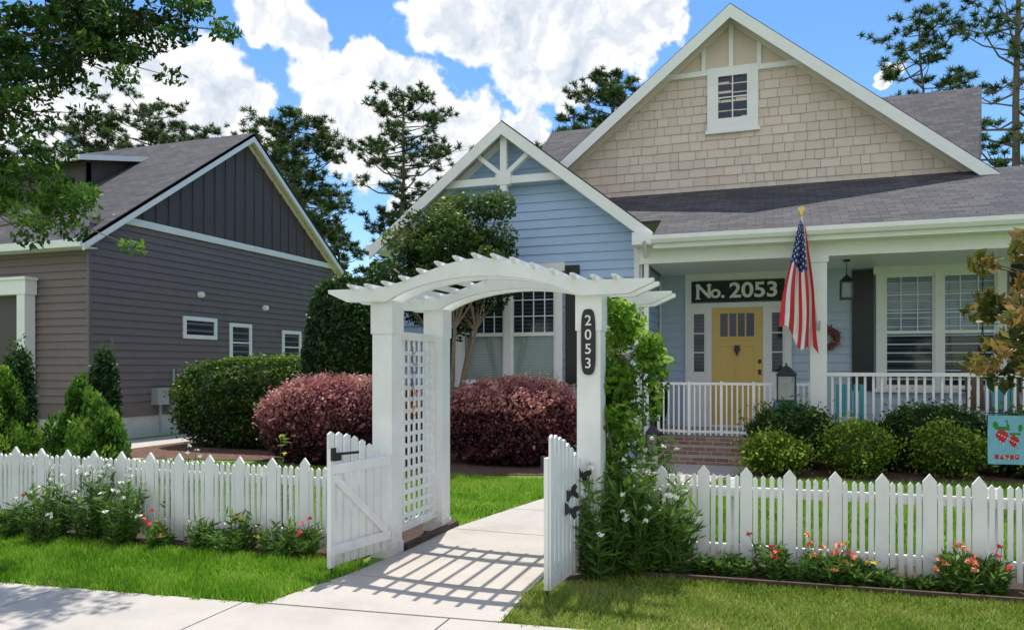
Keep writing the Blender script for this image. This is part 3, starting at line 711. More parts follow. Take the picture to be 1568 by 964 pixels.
for a,b,z0,z1 in((-1.195,-1.03,.475,2.855),(-.37,-.205,.475,2.855),(-1.03,-.37,2.74,2.855),(-1.03,-.37,2.08,2.27),(-1.03,-.37,.475,.75),(-.735,-.665,.75,2.08)): mb.box(a,b,15.912,15.935,z0,z1)
for x in(-.865,-.70,-.535): mb.box(x-.015,x+.015,15.905,15.93,2.27,2.74)
mb.box(-1.12,-.28,15.89,15.93,2.20,2.24)
mb.build('front_door',[M['yellow']],hs,HO)
mb=MB()
mb.box(-.29,-.235,15.89,15.912,1.50,1.60);mb.box(-.29,-.235,15.885,15.912,1.72,1.80)
mb.prism([(-.76,15.90,2.0),(-.70,15.90,1.86),(-.64,15.90,2.0),(-.65,15.90,2.09),(-.75,15.90,2.09)],(0,-.02,0))
for a,b in((1.44,1.82),(4.08,4.46)):
    mb.box(a,b,15.92,15.965,wz0-.05,wz1+.1)
    z=wz0+.1
    while z<wz1: mb.box(a+.05,b-.05,15.905,15.92,z,z+.035); z+=.07
for a,b in((-3.68,-3.42),(-6.26,-6.0)):
    mb.box(a,b,13.60,13.675,vz0-.05,vz1+.1); z=vz0+.1
    while z<vz1: mb.box(a+.04,b-.04,13.585,13.60,z,z+.035); z+=.07
mb.build('shutters_and_hardware',[M['black']],hs,HO)
sg=empty('house_name_sign',(-.69,15.88,3.16)); mb=MB(); mb.box(-1.60,.21,15.865,15.898,2.985,3.395); mb.build('board',[coremat((.03,.045,.04))],sg,(-.69,15.88,3.16))
text('N',.40,(-1.36,15.862,3.19),sg,M['flagwhite'],.002,1.05,bold=.010)
text('o.',.36,(-1.08,15.862,3.175),sg,M['flagwhite'],.002,1.05,bold=.010)
text('2053',.42,(-.38,15.862,3.19),sg,M['flagwhite'],.002,1.13,bold=.010)
mb=MB()
for x,z in((-1.47,3.048),(-1.47,3.318),(-1.25,3.318)): mb.box(x-.05,x+.05,15.859,15.864,z-.012,z+.012)
mb.build('serifs',[M['flagwhite']],sg,(-.69,15.88,3.16))

pg=empty('porch_gate',(-.7,13.6,.42)); mb=MB()
pts=[(-1.95,13.62),(-1.40,13.50),(-.86,13.60),(-.32,13.48),(.57,13.60)]
for si,((xa,ya),(xb,yb)) in enumerate(zip(pts[:-1],pts[1:])):
    mb.beam((xa+.026,ya,1.36),(xb-.026,yb,1.36),.035,.045); mb.beam((xa+.026,ya,.52),(xb-.026,yb,.52),.035,.045)
    n=max(6,int((xb-xa)/.085))
    for i in range(0 if si==0 else 1,n+1):
        u=i/n; x=xa+(xb-xa)*u;y_=ya+(yb-ya)*u; s=.024 if i in(0,n) else .013
        mb.box(x-s,x+s,y_-s,y_+s,.46,1.335 if s<.02 else 1.40)
mb.build('bars',[M['white']],pg,(-.7,13.6,.42))
def lantern(name,x,y,z,h,w_,top=None):
    e=empty(name,(x,y,z)); mb=MB(); r=w_/2
    mb.box(x-r,x+r,y-r,y+r,z,z+.03*h/.4)
    for sx in(-1,1):
        for sy in(-1,1): mb.box(x+sx*r*.88-.012,x+sx*r*.88+.012,y+sy*r*.88-.012,y+sy*r*.88+.012,z,z+h*.68)
    mb.box(x-r*.95,x+r*.95,y-r*.95,y+r*.95,z+h*.66,z+h*.70)
    b=[(x-r*1.1,y-r*1.1,z+h*.70),(x+r*1.1,y-r*1.1,z+h*.70),(x+r*1.1,y+r*1.1,z+h*.70),(x-r*1.1,y+r*1.1,z+h*.70)]
    t=[(x-r*.25,y-r*.25,z+h*.92),(x+r*.25,y-r*.25,z+h*.92),(x+r*.25,y+r*.25,z+h*.92),(x-r*.25,y+r*.25,z+h*.92)]; mb.hexa(b,t)
    mb.cyl((x,y,z+h*.92),(x,y,z+h),.02,.012,8)
    if top: mb.cyl((x,y,z+h),(x,y,top),.008,.008,6); mb.cyl((x,y,top-.03),(x,y,top),.06,.06,12,0,True)
    mb.build('frame',[M['black']],e,(x,y,z))
    mb=MB(); mb.box(x-r*.8,x+r*.8,y-r*.8,y+r*.8,z+.04,z+h*.65); mb.build('glass',[M['lglass']],e,(x,y,z)); return e
lantern('hanging_porch_lantern',1.23,14.6,2.85,.46,.22,3.56)
lantern('floor_lantern',.20,13.25,1.06,.66,.32)
mb=MB(); mb.box(.02,.38,13.1,13.42,.012,1.05); mb.box(.0,.40,13.08,13.44,1.05,1.06); mb.build('lantern_stand',[M['teal']],None,(.2,13.26,0))
lantern('floor_lantern',-1.98,13.1,.13,.55,.22)
mb=MB(); mb.box(-2.14,-1.84,12.95,13.25,.0,.128); mb.build('stone_block',[M['found']])
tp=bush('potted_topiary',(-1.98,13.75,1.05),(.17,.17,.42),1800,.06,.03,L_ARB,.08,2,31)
mb=MB(); mb.cyl((-1.98,13.75,.42),(-1.98,13.75,.68),.10,.15,14,0,True); o=mb.build('pot',[M['black']],tp,(-1.98,13.75,.42))
rng=np.random.default_rng(5); a=rng.uniform(0,6.28,1400); P=np.stack([1.01+np.cos(a)*.15+rng.normal(0,.03,1400),15.9+rng.normal(0,.025,1400),2.21+np.sin(a)*.17+rng.normal(0,.03,1400)],1)
we=empty('door_wreath',(1.01,15.9,2.21)); polymesh('leaves',leafq(P,.06,.03),4,L_BURG,rng.uniform(.3,1,1400),we,(1.01,15.9,2.21))
mb=MB()
for i in range(16):
    a0,a1=2*math.pi*i/16,2*math.pi*(i+1)/16; mb.cyl((1.01+.15*math.cos(a0),15.93,2.21+.17*math.sin(a0)),(1.01+.15*math.cos(a1),15.93,2.21+.17*math.sin(a1)),.02,.02,6)
mb.build('ring',[M['bark']],we,(1.01,15.9,2.21))
sw=empty('porch_swing',(3.9,14.7,1)); mb=MB()
for i in range(6): mb.box(3.15,4.75,14.45+i*.08,14.515+i*.08,.92,.95)
i=0; x=3.2
while x<4.75: mb.beam((x,14.93,.95),(x,15.08,1.55),.07,.02,0,(0,1,0)); x+=.105
mb.beam((3.12,15.08,1.57),(4.78,15.08,1.57),.04,.09); mb.beam((3.12,14.95,.98),(4.78,14.95,.98),.04,.07)
for x in(3.13,4.77): mb.box(x-.03,x+.03,14.42,14.98,1.22,1.26); mb.box(x-.025,x+.025,14.44,14.49,.92,1.22)
mb.build('seat_and_back',[M['swing']],sw,(3.9,14.7,1)); mb=MB()
for x in(3.36,4.7):
    for k in range(26):
        z=3.55-k*.045
        if k%2: mb.box(x-.016,x+.016,14.695,14.705,z-.028,z+.028)
        else: mb.box(x-.005,x+.005,14.684,14.716,z-.028,z+.028)
    mb.cyl((x,14.7,2.42),(x,14.45,1.24),.008,.008,5); mb.cyl((x,14.7,2.42),(x,15.0,1.3),.008,.008,5)
mb.build('chains',[M['black']],sw,(3.9,14.7,1))
for x in (1.25,3.55):
    mb=MB(); mb.box(x-.22,x+.22,14.1,14.5,.80,.84)
    for a in(-.2,.2):
        for b in(14.12,14.48): mb.box(x+a-.02,x+a+.02,b-.02,b+.02,.42,.80)
    for k in range(5): mb.box(x-.2+k*.095,x-.2+k*.095+.07,14.5,14.52,.84,1.35)
    mb.build('porch_chair',[M['teal']],None,(x,14.3,.42))
fl=empty('american_flag',(.7,13.4,2.5)); mb=MB()
A=Vector((.425,13.0,4.10)); Bp=Vector((.70,13.5,2.35))
mb.cyl(Bp,A,.014,.012,8,0); mb.build('pole',[M['flagwhite']],fl,(.7,13.4,2.5))
mb=MB(); mb.cyl(A,A+Vector((0,0,.05)),.03,.03,8,0,True)
mb.prism([A+Vector((-.06,0,.12)),A+Vector((-.02,0,.05)),A+Vector((.02,0,.05)),A+Vector((.06,0,.12)),A+Vector((0,0,.15))],(0,.02,0))
mb.build('finial',[M['gold']],fl,(.7,13.4,2.5))
mb=MB(); mb.box(.67,.74,13.48,13.52,2.28,2.42); mb.build('bracket',[M['grey']],fl,(.7,13.4,2.5))
mb=MB(); nu,nv=60,126
def fp(a,b):
    xl_=.405-.34*b**.85; xr_=.465+.25*b**.8
    x=xl_*(1-a)+xr_*a; zb=2.30*(1-a)+1.82*a+.10*math.sin(a*9); zt_=4.02
    x+=.025*math.sin(b*7+a*5)*b
    return (x,13.02+.30*a*b+(.07*math.sin(a*15+b*2.2)+.025*math.sin(a*29+b*5))*min(1,b*2.5),zt_+(zb-zt_)*b)
for i in range(nu):
    for j in range(nv):
        a=(i+.5)/nu;b=(j+.5)/nv
        m=0 if int(a*9)%2==0 else 1
        if b<.40 and a<.80:
            m=2; ci=i%7;cj=(j+(3 if (i//7)%2 else 0))%7
            if ci in(2,3,4) and cj in(2,3): m=1
        mb.face([fp(i/nu,j/nv),fp((i+1)/nu,j/nv),fp((i+1)/nu,(j+1)/nv),fp(i/nu,(j+1)/nv)][::-1],m)
mb.build('cloth',[M['red'],M['flagwhite'],M['navy']],fl,(.7,13.4,2.5))
gf=empty('garden_flag',(3.0,11.8,0)); mb=MB()
mb.cyl((3.24,11.8,0),(3.24,11.8,1.05),.008,.008,6); mb.cyl((3.24,11.8,1.03),(2.74,11.8,1.03),.007,.007,6); mb.build('stand',[M['black']],gf,(3,11.8,0))
mb=MB(); n=30
for i in range(n):
    for j in range(40):
        def q(u,v): return (2.76+.46*u,11.80+.02*math.sin(u*7+v*3),1.0-.66*v)
        u,v=(i+.5)/n,(j+.5)/40; m=0
        def berry(cx,cy,s):
            yy=(v-cy)/s; w_=.8*(1-max(yy,-.4)*.75) if yy>0 else .8+yy*.3
            return abs(yy)<1 and abs(u-cx)/s*.8<w_*math.sqrt(max(0,1-yy*yy))
        if berry(.36,.42,.17) or berry(.66,.52,.15): m=1
        if (abs(v-.27)<.035 and .2<u<.55) or (abs(v-.38)<.03 and .52<u<.82) or (abs(u-.5-.3*(v-.2))<.025 and .1<v<.3): m=2
        if math.hypot(u-.2,v-.2)<.08 or math.hypot(u-.82,v-.25)<.07: m=2
        if .80<v<.90 and .18<u<.82 and i%4!=0: m=1
        if m==1 and (i*3+j*5)%11==0: m=3
        mb.face([q(i/n,j/40),q((i+1)/n,j/40),q((i+1)/n,(j+1)/40),q(i/n,(j+1)/40)][::-1],m)
mb.build('cloth',[M['ltblue'],M['red'],M['green'],M['flagwhite']],gf,(3,11.8,0))

# ------------------------------------------------------------------ neighbour house
nh=empty('neighbour_house',(-18,17,0)); NO=(-18,17,0)
NX=-13.95; RY,RZ,RS=17.4,8.16,.696
mb=MB()
siding(mb,'X',NX,[(12.3,.85),(22.4,.85),(22.4,4.9),(12.3,4.9)],.17,0,1,.034)
siding(mb,'Y',12.3,[(-24,.85),(NX,.85),(NX,4.25),(-24,4.25)],.17,0,-1,.034)
mb.prism([(NX-.002,12.3,.5),(NX-.002,22.4,.5),(NX-.002,22.4,4.4),(NX-.002,RY,7.95),(NX-.002,12.3,4.4)],(-.2,0,0)); mb.box(-24,NX-.2,12.302,12.5,.5,4.2)
mb.box(NX-.02,NX+.036,12.264,12.32,.85,4.3)
mb.build('siding_walls',[M['brown']],nh,NO)
mb=MB()
y=13.35
mb.prism([(NX+.03,13.05,4.95),(NX+.03,21.7,4.95),(NX+.03,RY,8.02)],(-.02,0,0))
while y<21.7:
    zt_=RZ-.10-RS*abs(y-RY); mb.box(NX+.03,NX+.055,y-.022,y+.022,5.0,zt_); y+=.40
mb.build('batten_gable',[M['darkbrown']],nh,NO)
mb=MB(); mb.box(NX+.02,NX+.07,12.9,21.9,4.90,5.06)
xr_=-13.66
def raky(m,y0,z0,y1,z1,h): mb.prism([(xr_,y0,z0),(xr_,y1,z1),(xr_,y1,z1-h),(xr_,y0,z0-h)],(-.035,0,0),m)
zf=lambda y:RZ-RS*abs(y-RY)
raky(0,11.92,zf(11.92)-.03,RY,RZ-.03,.22); raky(0,RY+.001,RZ-.03,22.85,zf(22.85)-.03,.22)
mb.prism([(NX+.06,12.1,zf(12.1)-.14),(NX+.06,RY,RZ-.14),(NX+.06,RY,RZ-.30),(NX+.06,12.1,zf(12.1)-.30)],(-.03,0,0),1)
mb.prism([(NX+.06,RY,RZ-.14),(NX+.06,22.6,zf(22.6)-.14),(NX+.06,22.6,zf(22.6)-.30),(NX+.06,RY,RZ-.30)],(-.03,0,0),1)
mb.box(-24,-13.70,11.86,11.95,zf(11.92)-.17,zf(11.92)-.01); mb.box(-24,-13.7,11.95,12.3,zf(11.92)-.165,zf(11.92)-.15)
def sidewin(y0,y1,z0,z1,hb=False):
    X0=NX+.018; t=.10
    mb.box(X0,X0+.04,y0,y0+t,z0,z1);mb.box(X0,X0+.04,y1-t,y1,z0,z1);mb.box(X0,X0+.045,y0+t,y1-t,z1-t,z1);mb.box(X0,X0+.045,y0+t,y1-t,z0,z0+t)
    if not hb: mb.box(X0+.005,X0+.03,y0+t,y1-t,(z0+z1)/2-.02,(z0+z1)/2+.02)
W3=[(15.0,16.2,2.36,2.92,True),(16.7,17.6,1.78,2.84,False),(19.0,19.95,1.74,2.74,False)]
for w_ in W3: sidewin(*w_)
for y,z in((15.6,3.5),(18.2,3.35),(20.3,3.3)): mb.cyl((NX,y,z),(NX+.12,y,z),.09,.07,10,0,True)
mb.box(-19,-15.42,11.98,12.26,3.24,3.56); mb.box(-15.70,-15.46,12.0,12.25,0,3.24); mb.box(-19.05,-15.38,11.94,12.26,3.56,3.62)
mb.box(-20.5,-16.4,14.15,14.21,6.82,6.95); mb.prism([(-16.4,14.15,6.95),(-16.4,16.35,7.45),(-16.4,16.35,7.32),(-16.4,14.15,6.82)],(.04,0,0))
mb.build('white_trim',[M['white'],M['cream']],nh,NO)
mb=MB()
for y0,y1,z0,z1,_ in W3: mb.box(NX+.022,NX+.026,y0+.1,y1-.1,z0+.1,z1-.1)
mb.build('window_glass',[M['glass_dark']],nh,NO)
mb=MB(); mb.box(-20.2,-16.7,14.6,14.8,5.9,6.92); mb.prism([(-16.7,14.65,6.15),(-16.7,16.3,7.36),(-16.7,14.65,6.98)],(-.1,0,0)); mb.box(-18.9,-15.70,12.20,12.258,0,3.24); mb.build('dark_walls_and_recess_panel',[M['darkbrown']],nh,NO)  # dormer walls, plus a dark panel painted as the shaded entry recess
mb=MB()
roofslab(mb,[(-24.5,11.92,zf(11.92)),(-13.66,11.92,zf(11.92)),(-13.66,RY,RZ),(-24.5,RY,RZ)],.10)
roofslab(mb,[(-24.5,RY,RZ),(-13.66,RY,RZ),(-13.66,22.85,zf(22.85)),(-24.5,22.85,zf(22.85))],.10)
roofslab(mb,[(-20.5,14.2,6.96),(-16.4,14.2,6.96),(-16.4,16.4,7.47),(-20.5,16.4,7.47)],.05,me=1)
mb.build('roof',[M['roof2'],M['cream'],M['black']],nh,NO)
mb=MB(); mb.box(-24,NX-.03,12.33,22.37,0,.85); mb.build('foundation',[M['found']],nh,NO)
mb=MB(); mb.box(NX,NX+.22,14.0,14.35,.75,1.15); mb.box(NX,NX+.18,14.5,14.75,.55,.85); mb.cyl((NX+.1,14.2,.75),(NX+.1,14.2,.1),.03,.03,8); mb.cyl((NX+.12,14.62,1.0),(NX+.28,14.62,1.0),.11,.11,14,0,True); mb.cyl((NX+.1,14.62,.85),(NX+.1,14.62,1.6),.025,.025,8)
mb.build('utility_meter',[M['grey']],nh,NO)

# ------------------------------------------------------------------ vegetation
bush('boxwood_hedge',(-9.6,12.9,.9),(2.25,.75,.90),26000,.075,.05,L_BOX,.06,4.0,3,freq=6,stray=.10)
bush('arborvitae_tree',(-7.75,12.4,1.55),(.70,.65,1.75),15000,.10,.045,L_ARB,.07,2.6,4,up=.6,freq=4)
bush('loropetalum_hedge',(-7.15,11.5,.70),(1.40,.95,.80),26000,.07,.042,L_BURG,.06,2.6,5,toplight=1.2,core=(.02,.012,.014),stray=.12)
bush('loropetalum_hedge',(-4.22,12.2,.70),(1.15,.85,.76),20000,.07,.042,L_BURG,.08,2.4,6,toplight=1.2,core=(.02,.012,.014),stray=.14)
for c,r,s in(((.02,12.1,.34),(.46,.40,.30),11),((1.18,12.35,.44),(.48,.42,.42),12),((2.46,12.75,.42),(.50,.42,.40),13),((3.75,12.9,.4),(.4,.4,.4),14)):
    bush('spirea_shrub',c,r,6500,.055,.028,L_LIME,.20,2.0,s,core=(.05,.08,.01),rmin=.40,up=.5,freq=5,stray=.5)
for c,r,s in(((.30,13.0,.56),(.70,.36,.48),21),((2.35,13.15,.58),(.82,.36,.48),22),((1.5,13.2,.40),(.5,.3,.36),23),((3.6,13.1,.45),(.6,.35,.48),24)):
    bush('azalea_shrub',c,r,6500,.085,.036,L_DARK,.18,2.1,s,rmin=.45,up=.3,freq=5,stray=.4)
def conifer(name,x,y,h,r,mat,seed,n=6000):
    rng=np.random.default_rng(seed); e=empty(name,(x,y,0)); C=[];S=[]
    mb=MB(); mb.cyl((x,y,0),(x,y,h*.85),r*.12,.01,7)
    for k in range(60):
        t=rng.uniform(0,1)**1.2; a=rng.uniform(0,6.28); rr=r*(1-t**2.0)*rng.uniform(.35,1.1)
        p=(x+math.cos(a)*rr,y+math.sin(a)*rr,.12+t*h*.92); C.append(p); S.append(.06+.07*(1-t)+rng.uniform(0,.05)); mb.cyl((x,y,max(.05,p[2]-.25)),p,.01,.004,4)
    P,d,rr_,idx=clumps(C,S,n//60,rng,2.0); P[:,2]=np.maximum(P[:,2],.02)
    ti=.36+rng.normal(0,.18,60)[idx]+.22*d[:,2]+rng.normal(0,.14,len(P))  # clump shading in the tint, upper side lighter
    polymesh('foliage',leafq(P,.09,.035,1.0,rng=rng,dirs=d*.6),4,mat,ti,e,(x,y,0))
    mb.build('trunk_and_branches',[coremat((.03,.035,.015))],e,(x,y,0),True)
conifer('thuja_shrub',-11.25,8.4,1.55,.50,L_CON,41,6500); conifer('thuja_shrub',-12.15,8.7,1.25,.50,L_CON,42,6500); conifer('thuja_shrub',-9.9,8.6,1.40,.48,L_CON,43,7000)
conifer('thuja_shrub',-10.6,9.3,1.20,.45,L_CON,45); conifer('thuja_shrub',-9.35,8.3,1.0,.40,L_CON,46); conifer('thuja_shrub',-13.6,9.2,1.5,.55,L_CON,47); conifer('thuja_shrub',-8.7,7.9,1.15,.36,L_CON,48)
for x,y,s in((-12.25,9.4,51),(-10.95,9.95,52)):
    bush('columnar_yew',(x,y,.92),(.24,.24,.98),4000,.09,.035,L_ARB,.14,2.4,s,up=.8,stray=.3)
cm=empty('crape_myrtle_tree',(-5.4,12.2,0)); mb=MB(); rng=np.random.default_rng(8)
C=[]
cc=np.array([-5.45,12.2,3.48])
for i in range(92):
    d=unit(1,rng)[0]; r=rng.uniform(.35,1.0); p=cc+d*r*np.array([1.26,1.1,1.14]); C.append(p)
for i in range(6): C.append(cc+np.array([rng.uniform(-.9,1.2),rng.uniform(-.5,.5),rng.uniform(.8,1.10)]))
C=np.array(C)
for k in range(6):
    a=k*1.05; p=np.array([-5.4+.07*math.cos(a),12.2+.07*math.sin(a),0]); q=p+np.array([.13*math.cos(a),.13*math.sin(a),1.2]); s_=q+np.array([.28*math.cos(a),.25*math.sin(a),1.1])
    mb.cyl(p,q,.045,.036,7); mb.cyl(q,s_,.036,.028,7)
    for c in C[k::6]: mb.cyl(s_,c,.018,.006,5)
mb.build('stems',[M['bark2']],cm,(-5.4,12.2,0),True)
P,d,r,idx=clumps(C,.33,300,rng,.8); tt=rng.normal(0,.16,len(C))[idx]
polymesh('leaves',leafq(P,.080,.045,rng=rng),4,L_MYR,.30+tt+.25*d[:,2]*r+.14*(P[:,2]-3.6)+rng.normal(0,.12,len(P)),cm,(-5.4,12.2,0))  # leaf tint carries painted shading: clump tops and upper crown lighter
pine('pine_tree',-21.0,40.3,18.6,3.2,.64,61,52,dens=1.1,low=10)
pine('pine_tree',-24.9,35.9,16.0,3.1,.52,62,84,dens=1.3,low=8)
pine('pine_tree',-22.6,41.5,11.8,2.8,.45,63,50,dens=1.2)
pine('pine_tree',-27.5,39.5,12.8,2.6,.45,75,46,dens=1.1)
pine('pine_tree',-25.8,41.0,10.0,2.6,.4,77,40,dens=1.1)
pine('pine_tree',-39,39.4,19.5,3.8,.66,64,60,dens=1.3); pine('pine_tree',-43.3,37.9,18.0,3.6,.62,65,60,dens=1.3); pine('pine_tree',-47.5,36.4,16.6,3.4,.55,66,46); pine('pine_tree',-36.3,41.5,17.8,2.8,.6,76,40,dens=1.2)
pine('pine_tree',-9.2,44.4,19.8,2.9,.66,67,60,dens=1.4); pine('pine_tree',-11.6,43.7,16.6,2.6,.68,69,40,dens=1.3); pine('pine_tree',-6.4,45,18.2,2.4,.66,70,36,dens=1.3)
pine('pine_tree',10.6,40.7,24,3.6,.34,71,64,.26,dens=.8); pine('pine_tree',13.2,42,23,3.4,.32,72,50,.24,dens=.8); pine('pine_tree',7.4,43.5,20.5,2.4,.70,73,36,.15); pine('pine_tree',9.0,38.0,10.5,1.8,.5,74,20,.14)
rng=np.random.default_rng(90); C=[]
for i in range(520):
    az=math.radians(rng.uniform(-62,40)); D_=rng.uniform(70,95); C.append((math.sin(az)*D_,math.cos(az)*D_,rng.uniform(0,1)**.7*8.0))
P,d,r,idx=clumps(C,2.0,60,rng,.9)
polymesh('distant_trees',leafq(P,1.0,.5,rng=rng),4,L_PINE,.3+.25*d[:,2]+rng.normal(0,.1,len(P)))  # tint paints the clump tops lighter than their undersides
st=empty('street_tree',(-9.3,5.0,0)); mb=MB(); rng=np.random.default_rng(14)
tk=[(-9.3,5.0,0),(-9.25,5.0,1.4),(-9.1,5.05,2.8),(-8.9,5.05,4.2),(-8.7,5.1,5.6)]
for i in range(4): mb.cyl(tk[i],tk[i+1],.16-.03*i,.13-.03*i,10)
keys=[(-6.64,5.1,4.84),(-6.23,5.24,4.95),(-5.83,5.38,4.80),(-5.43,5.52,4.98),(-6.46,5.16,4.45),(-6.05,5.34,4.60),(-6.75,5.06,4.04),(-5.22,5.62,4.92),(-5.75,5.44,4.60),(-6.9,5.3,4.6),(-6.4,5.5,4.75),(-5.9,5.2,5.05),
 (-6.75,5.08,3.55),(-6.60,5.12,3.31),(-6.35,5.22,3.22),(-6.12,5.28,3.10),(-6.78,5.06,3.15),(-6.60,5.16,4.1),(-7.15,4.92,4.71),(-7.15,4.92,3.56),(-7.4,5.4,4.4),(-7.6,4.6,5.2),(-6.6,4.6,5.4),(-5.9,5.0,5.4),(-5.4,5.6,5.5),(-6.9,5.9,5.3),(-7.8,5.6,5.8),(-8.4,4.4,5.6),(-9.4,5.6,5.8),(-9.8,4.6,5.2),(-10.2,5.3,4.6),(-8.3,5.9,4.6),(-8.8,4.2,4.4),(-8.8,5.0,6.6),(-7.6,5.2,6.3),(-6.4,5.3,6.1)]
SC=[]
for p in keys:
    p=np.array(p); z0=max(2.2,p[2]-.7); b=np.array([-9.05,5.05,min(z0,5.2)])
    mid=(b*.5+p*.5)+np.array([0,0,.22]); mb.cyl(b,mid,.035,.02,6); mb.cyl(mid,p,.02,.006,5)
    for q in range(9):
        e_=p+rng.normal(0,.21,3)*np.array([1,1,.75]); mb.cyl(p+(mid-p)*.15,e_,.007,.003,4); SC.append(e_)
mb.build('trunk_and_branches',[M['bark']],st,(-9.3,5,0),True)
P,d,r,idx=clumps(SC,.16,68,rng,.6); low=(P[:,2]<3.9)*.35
polymesh('leaves',leafq(P,.075,.030,-.3,rng=rng),4,L_TREE,.26+low+rng.normal(0,.16,len(SC))[idx]+.15*d[:,2]+rng.normal(0,.14,len(P)),st,(-9.3,5,0))  # painted clump shading within the leaf tint, lighter upwards
mg=empty('magnolia_tree',(3.0,10.0,0)); mb=MB(); rng=np.random.default_rng(19); mb.cyl((3.0,10,0),(3.0,10,3.0),.06,.03,8); C=[]
for k in range(84):
    a=rng.uniform(0,6.28); z=rng.uniform(1.5,3.1); l=rng.uniform(.25,1.0)*(1.1-.45*abs(z-2.1)); e_=np.array([3.0+math.cos(a)*l,10+math.sin(a)*l,z]); mb.cyl((3.0,10,z-.25),e_,.014,.006,5); C.append(e_)
mb.build('trunk_and_branches',[M['bark']],mg,(3.0,10,0),True)
P,d,r,idx=clumps(C,.16,36,rng,.8)
polymesh('leaves',leafq(P,.14,.06,.3,rng=rng,dirs=d*.8),4,L_MAG,rng.uniform(0,.8,len(P))+rng.normal(0,.2,len(C))[idx]+.1,mg,(3.0,10,0))
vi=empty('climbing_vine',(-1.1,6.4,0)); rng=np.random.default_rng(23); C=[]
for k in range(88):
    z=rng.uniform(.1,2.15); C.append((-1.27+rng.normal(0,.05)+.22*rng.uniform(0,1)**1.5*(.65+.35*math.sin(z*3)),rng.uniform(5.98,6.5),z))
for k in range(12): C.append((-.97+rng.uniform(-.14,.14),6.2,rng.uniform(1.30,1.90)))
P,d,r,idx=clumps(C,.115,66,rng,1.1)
polymesh('leaves',leafq(P,.062,.034,rng=rng),4,L_VINE,.42+rng.normal(0,.18,len(C))[idx]+.2*d[:,2]+.10*(P[:,2]-1)+rng.normal(0,.14,len(P)),vi,(-1.1,6.4,0))  # tint includes painted shading, each clump lighter on top
mb=MB()
for k in range(7):
    y=6.05+.1*k; p=Vector((-1.3,y,0))
    for j in range(7): q=Vector((-1.28+.05*math.sin(j+k),y+.08*math.sin(j*1.3+k),.3*(j+1))); mb.cyl(p,q,.008,.007,5); p=q
for c in C[-12:]: mb.cyl((-1.25,6.2,c[2]-.1),c,.006,.003,4)
mb.build('stems',[M['bark2']],vi,(-1.1,6.4,0))
def flowers(name,P,size,mat,parent=None,k=6):
    P=np.asarray(P,float); n=len(P)
    rng=np.random.default_rng(n)
    d=unit(n*k,rng); d[:,2]=np.abs(d[:,2])*.5; Q=np.repeat(P,k,0)+d*size*.45
    return polymesh(name,leafq(Q,size,size*.6,rng=rng,dirs=d),4,mat,np.full(n*k,.5),parent,parent.location if parent else (0,0,0))
def perennial(name,x,y,h,r,n,seed,mat=None,L=.09,W=.022,fl=None,nf=0,fs=.042):
    rng=np.random.default_rng(seed); e=empty(name,(x,y,0)); ns=max(5,int(n/40)); mb=MB(); P=[];Dd=[];T=[]
    for k in range(ns):
        a=rng.uniform(0,6.28); rr=r*rng.uniform(.1,1)**.6; hh=h*rng.uniform(.45,1.1)*(1-.25*(rr/r)**2)
        b=np.array([x+math.cos(a)*rr*.45,y+math.sin(a)*rr*.45,0]); t=np.array([x+math.cos(a)*rr,y+math.sin(a)*rr,hh]); mb.cyl(b,t,.004,.002,4); T.append(t)
        u=rng.uniform(.05,1,n//ns)[:,None]; q=b*(1-u)+t*u; dd=unit(len(q),rng); dd[:,2]=abs(dd[:,2])*.6; P.append(q+dd*L*.45+rng.normal(0,.012,q.shape)); Dd.append(dd)
    P=np.concatenate(P);Dd=np.concatenate(Dd)
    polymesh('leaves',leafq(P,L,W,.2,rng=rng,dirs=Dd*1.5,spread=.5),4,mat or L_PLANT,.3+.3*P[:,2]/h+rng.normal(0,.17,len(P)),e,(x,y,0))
    if fl:
        idx=rng.integers(0,len(T),nf); F=np.array(T)[idx]+rng.normal(0,.03,(nf,3)); F[:,2]+=rng.uniform(.03,.10,nf)
        for i_,f_ in zip(idx,F): mb.cyl(T[i_],f_,.003,.002,4)
        flowers('blossoms',F,fs,fl,e)
    mb.build('stems',[coremat((.10,.18,.05))],e,(x,y,0))
    return e
pr=perennial
pr('daisy_plant',-6.55,5.30,.62,.30,1100,101,fl=M['fwhite'],nf=24); pr('daisy_plant',-6.10,5.42,.74,.23,900,102,fl=M['fwhite'],nf=22)
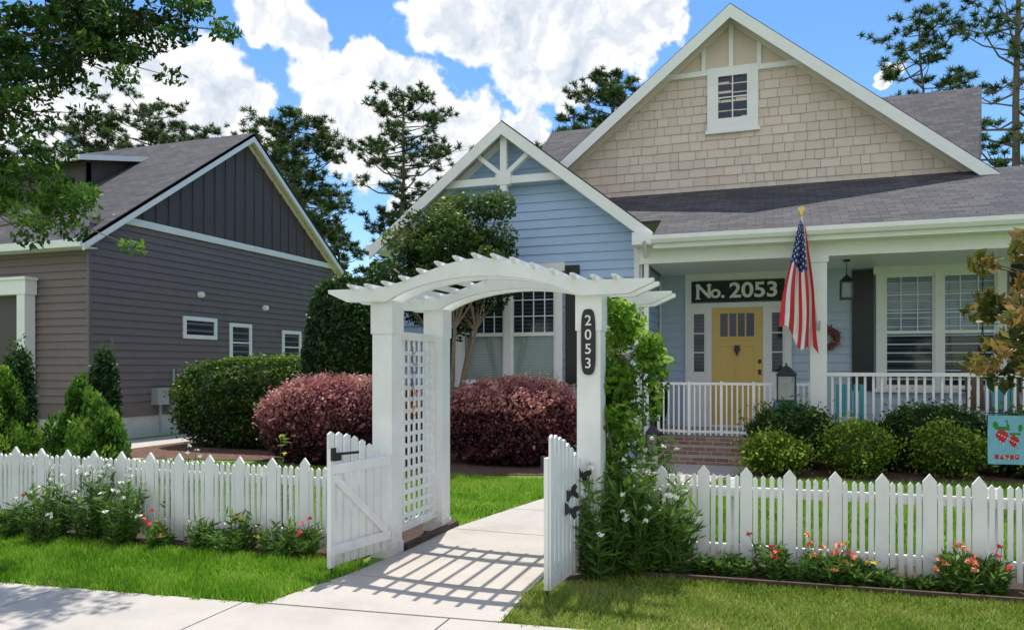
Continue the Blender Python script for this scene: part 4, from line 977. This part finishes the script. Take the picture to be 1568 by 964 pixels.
pr('daisy_plant',-5.75,5.42,.60,.26,1000,103,fl=M['fwhite'],nf=22); pr('daisy_plant',-5.50,5.85,.88,.2,600,104,fl=M['fwhite'],nf=16)
pr('perennial_plant',-7.0,5.35,.35,.2,600,105,fl=M['fred'],nf=3); pr('zinnia_plant',-5.25,5.42,.25,.16,450,106,fl=M['fred'],nf=9,fs=.045)
pr('perennial_plant',-4.78,5.46,.32,.18,550,107); pr('perennial_plant',-4.5,5.48,.38,.19,650,108,fl=M['fyellow'],nf=3); pr('perennial_plant',-4.02,5.50,.33,.20,650,109); pr('zinnia_plant',-3.75,5.52,.35,.12,350,110,fl=M['fred'],nf=5)
pr('tall_perennial',-4.55,6.1,1.0,.15,300,111,fl=M['fyellow'],nf=4)
pr('tall_daisy_plant',-1.30,5.78,.80,.22,1200,121,fl=M['fwhite'],nf=9,L=.12,fs=.05); pr('tall_daisy_plant',-1.04,5.98,.95,.24,1400,122,fl=M['fwhite'],nf=9,L=.12,fs=.045); pr('tall_daisy_plant',-.80,6.1,.78,.24,1200,123,fl=M['fwhite'],nf=18,L=.12,fs=.05)
pr('tall_daisy_plant',-1.47,6.25,1.2,.12,600,124,fl=M['fyellow'],nf=5,L=.1,fs=.045); pr('tall_daisy_plant',-1.0,6.55,1.15,.24,1000,125,fl=M['fwhite'],nf=12,L=.1)
pr('perennial_plant',-.30,6.2,.16,.14,500,126); pr('salvia_plant',-.02,6.2,.30,.14,500,127,fl=M['fred'],nf=5); pr('zinnia_plant',.38,6.25,.24,.20,900,128,fl=M['fpink'],nf=20,fs=.045); pr('zinnia_plant',.60,6.25,.2,.16,600,129,fl=M['fyellow'],nf=8)
pr('perennial_plant',.80,6.27,.15,.12,400,130); pr('zinnia_plant',1.28,6.33,.28,.18,800,131,fl=M['fpink'],nf=14,fs=.045); pr('zinnia_plant',1.5,6.35,.26,.15,600,132,fl=M['fred'],nf=9); pr('perennial_plant',1.05,6.3,.12,.1,300,133); pr('perennial_plant',-.55,6.2,.14,.1,300,134)
pr('perennial_plant',.18,6.22,.14,.1,300,135)
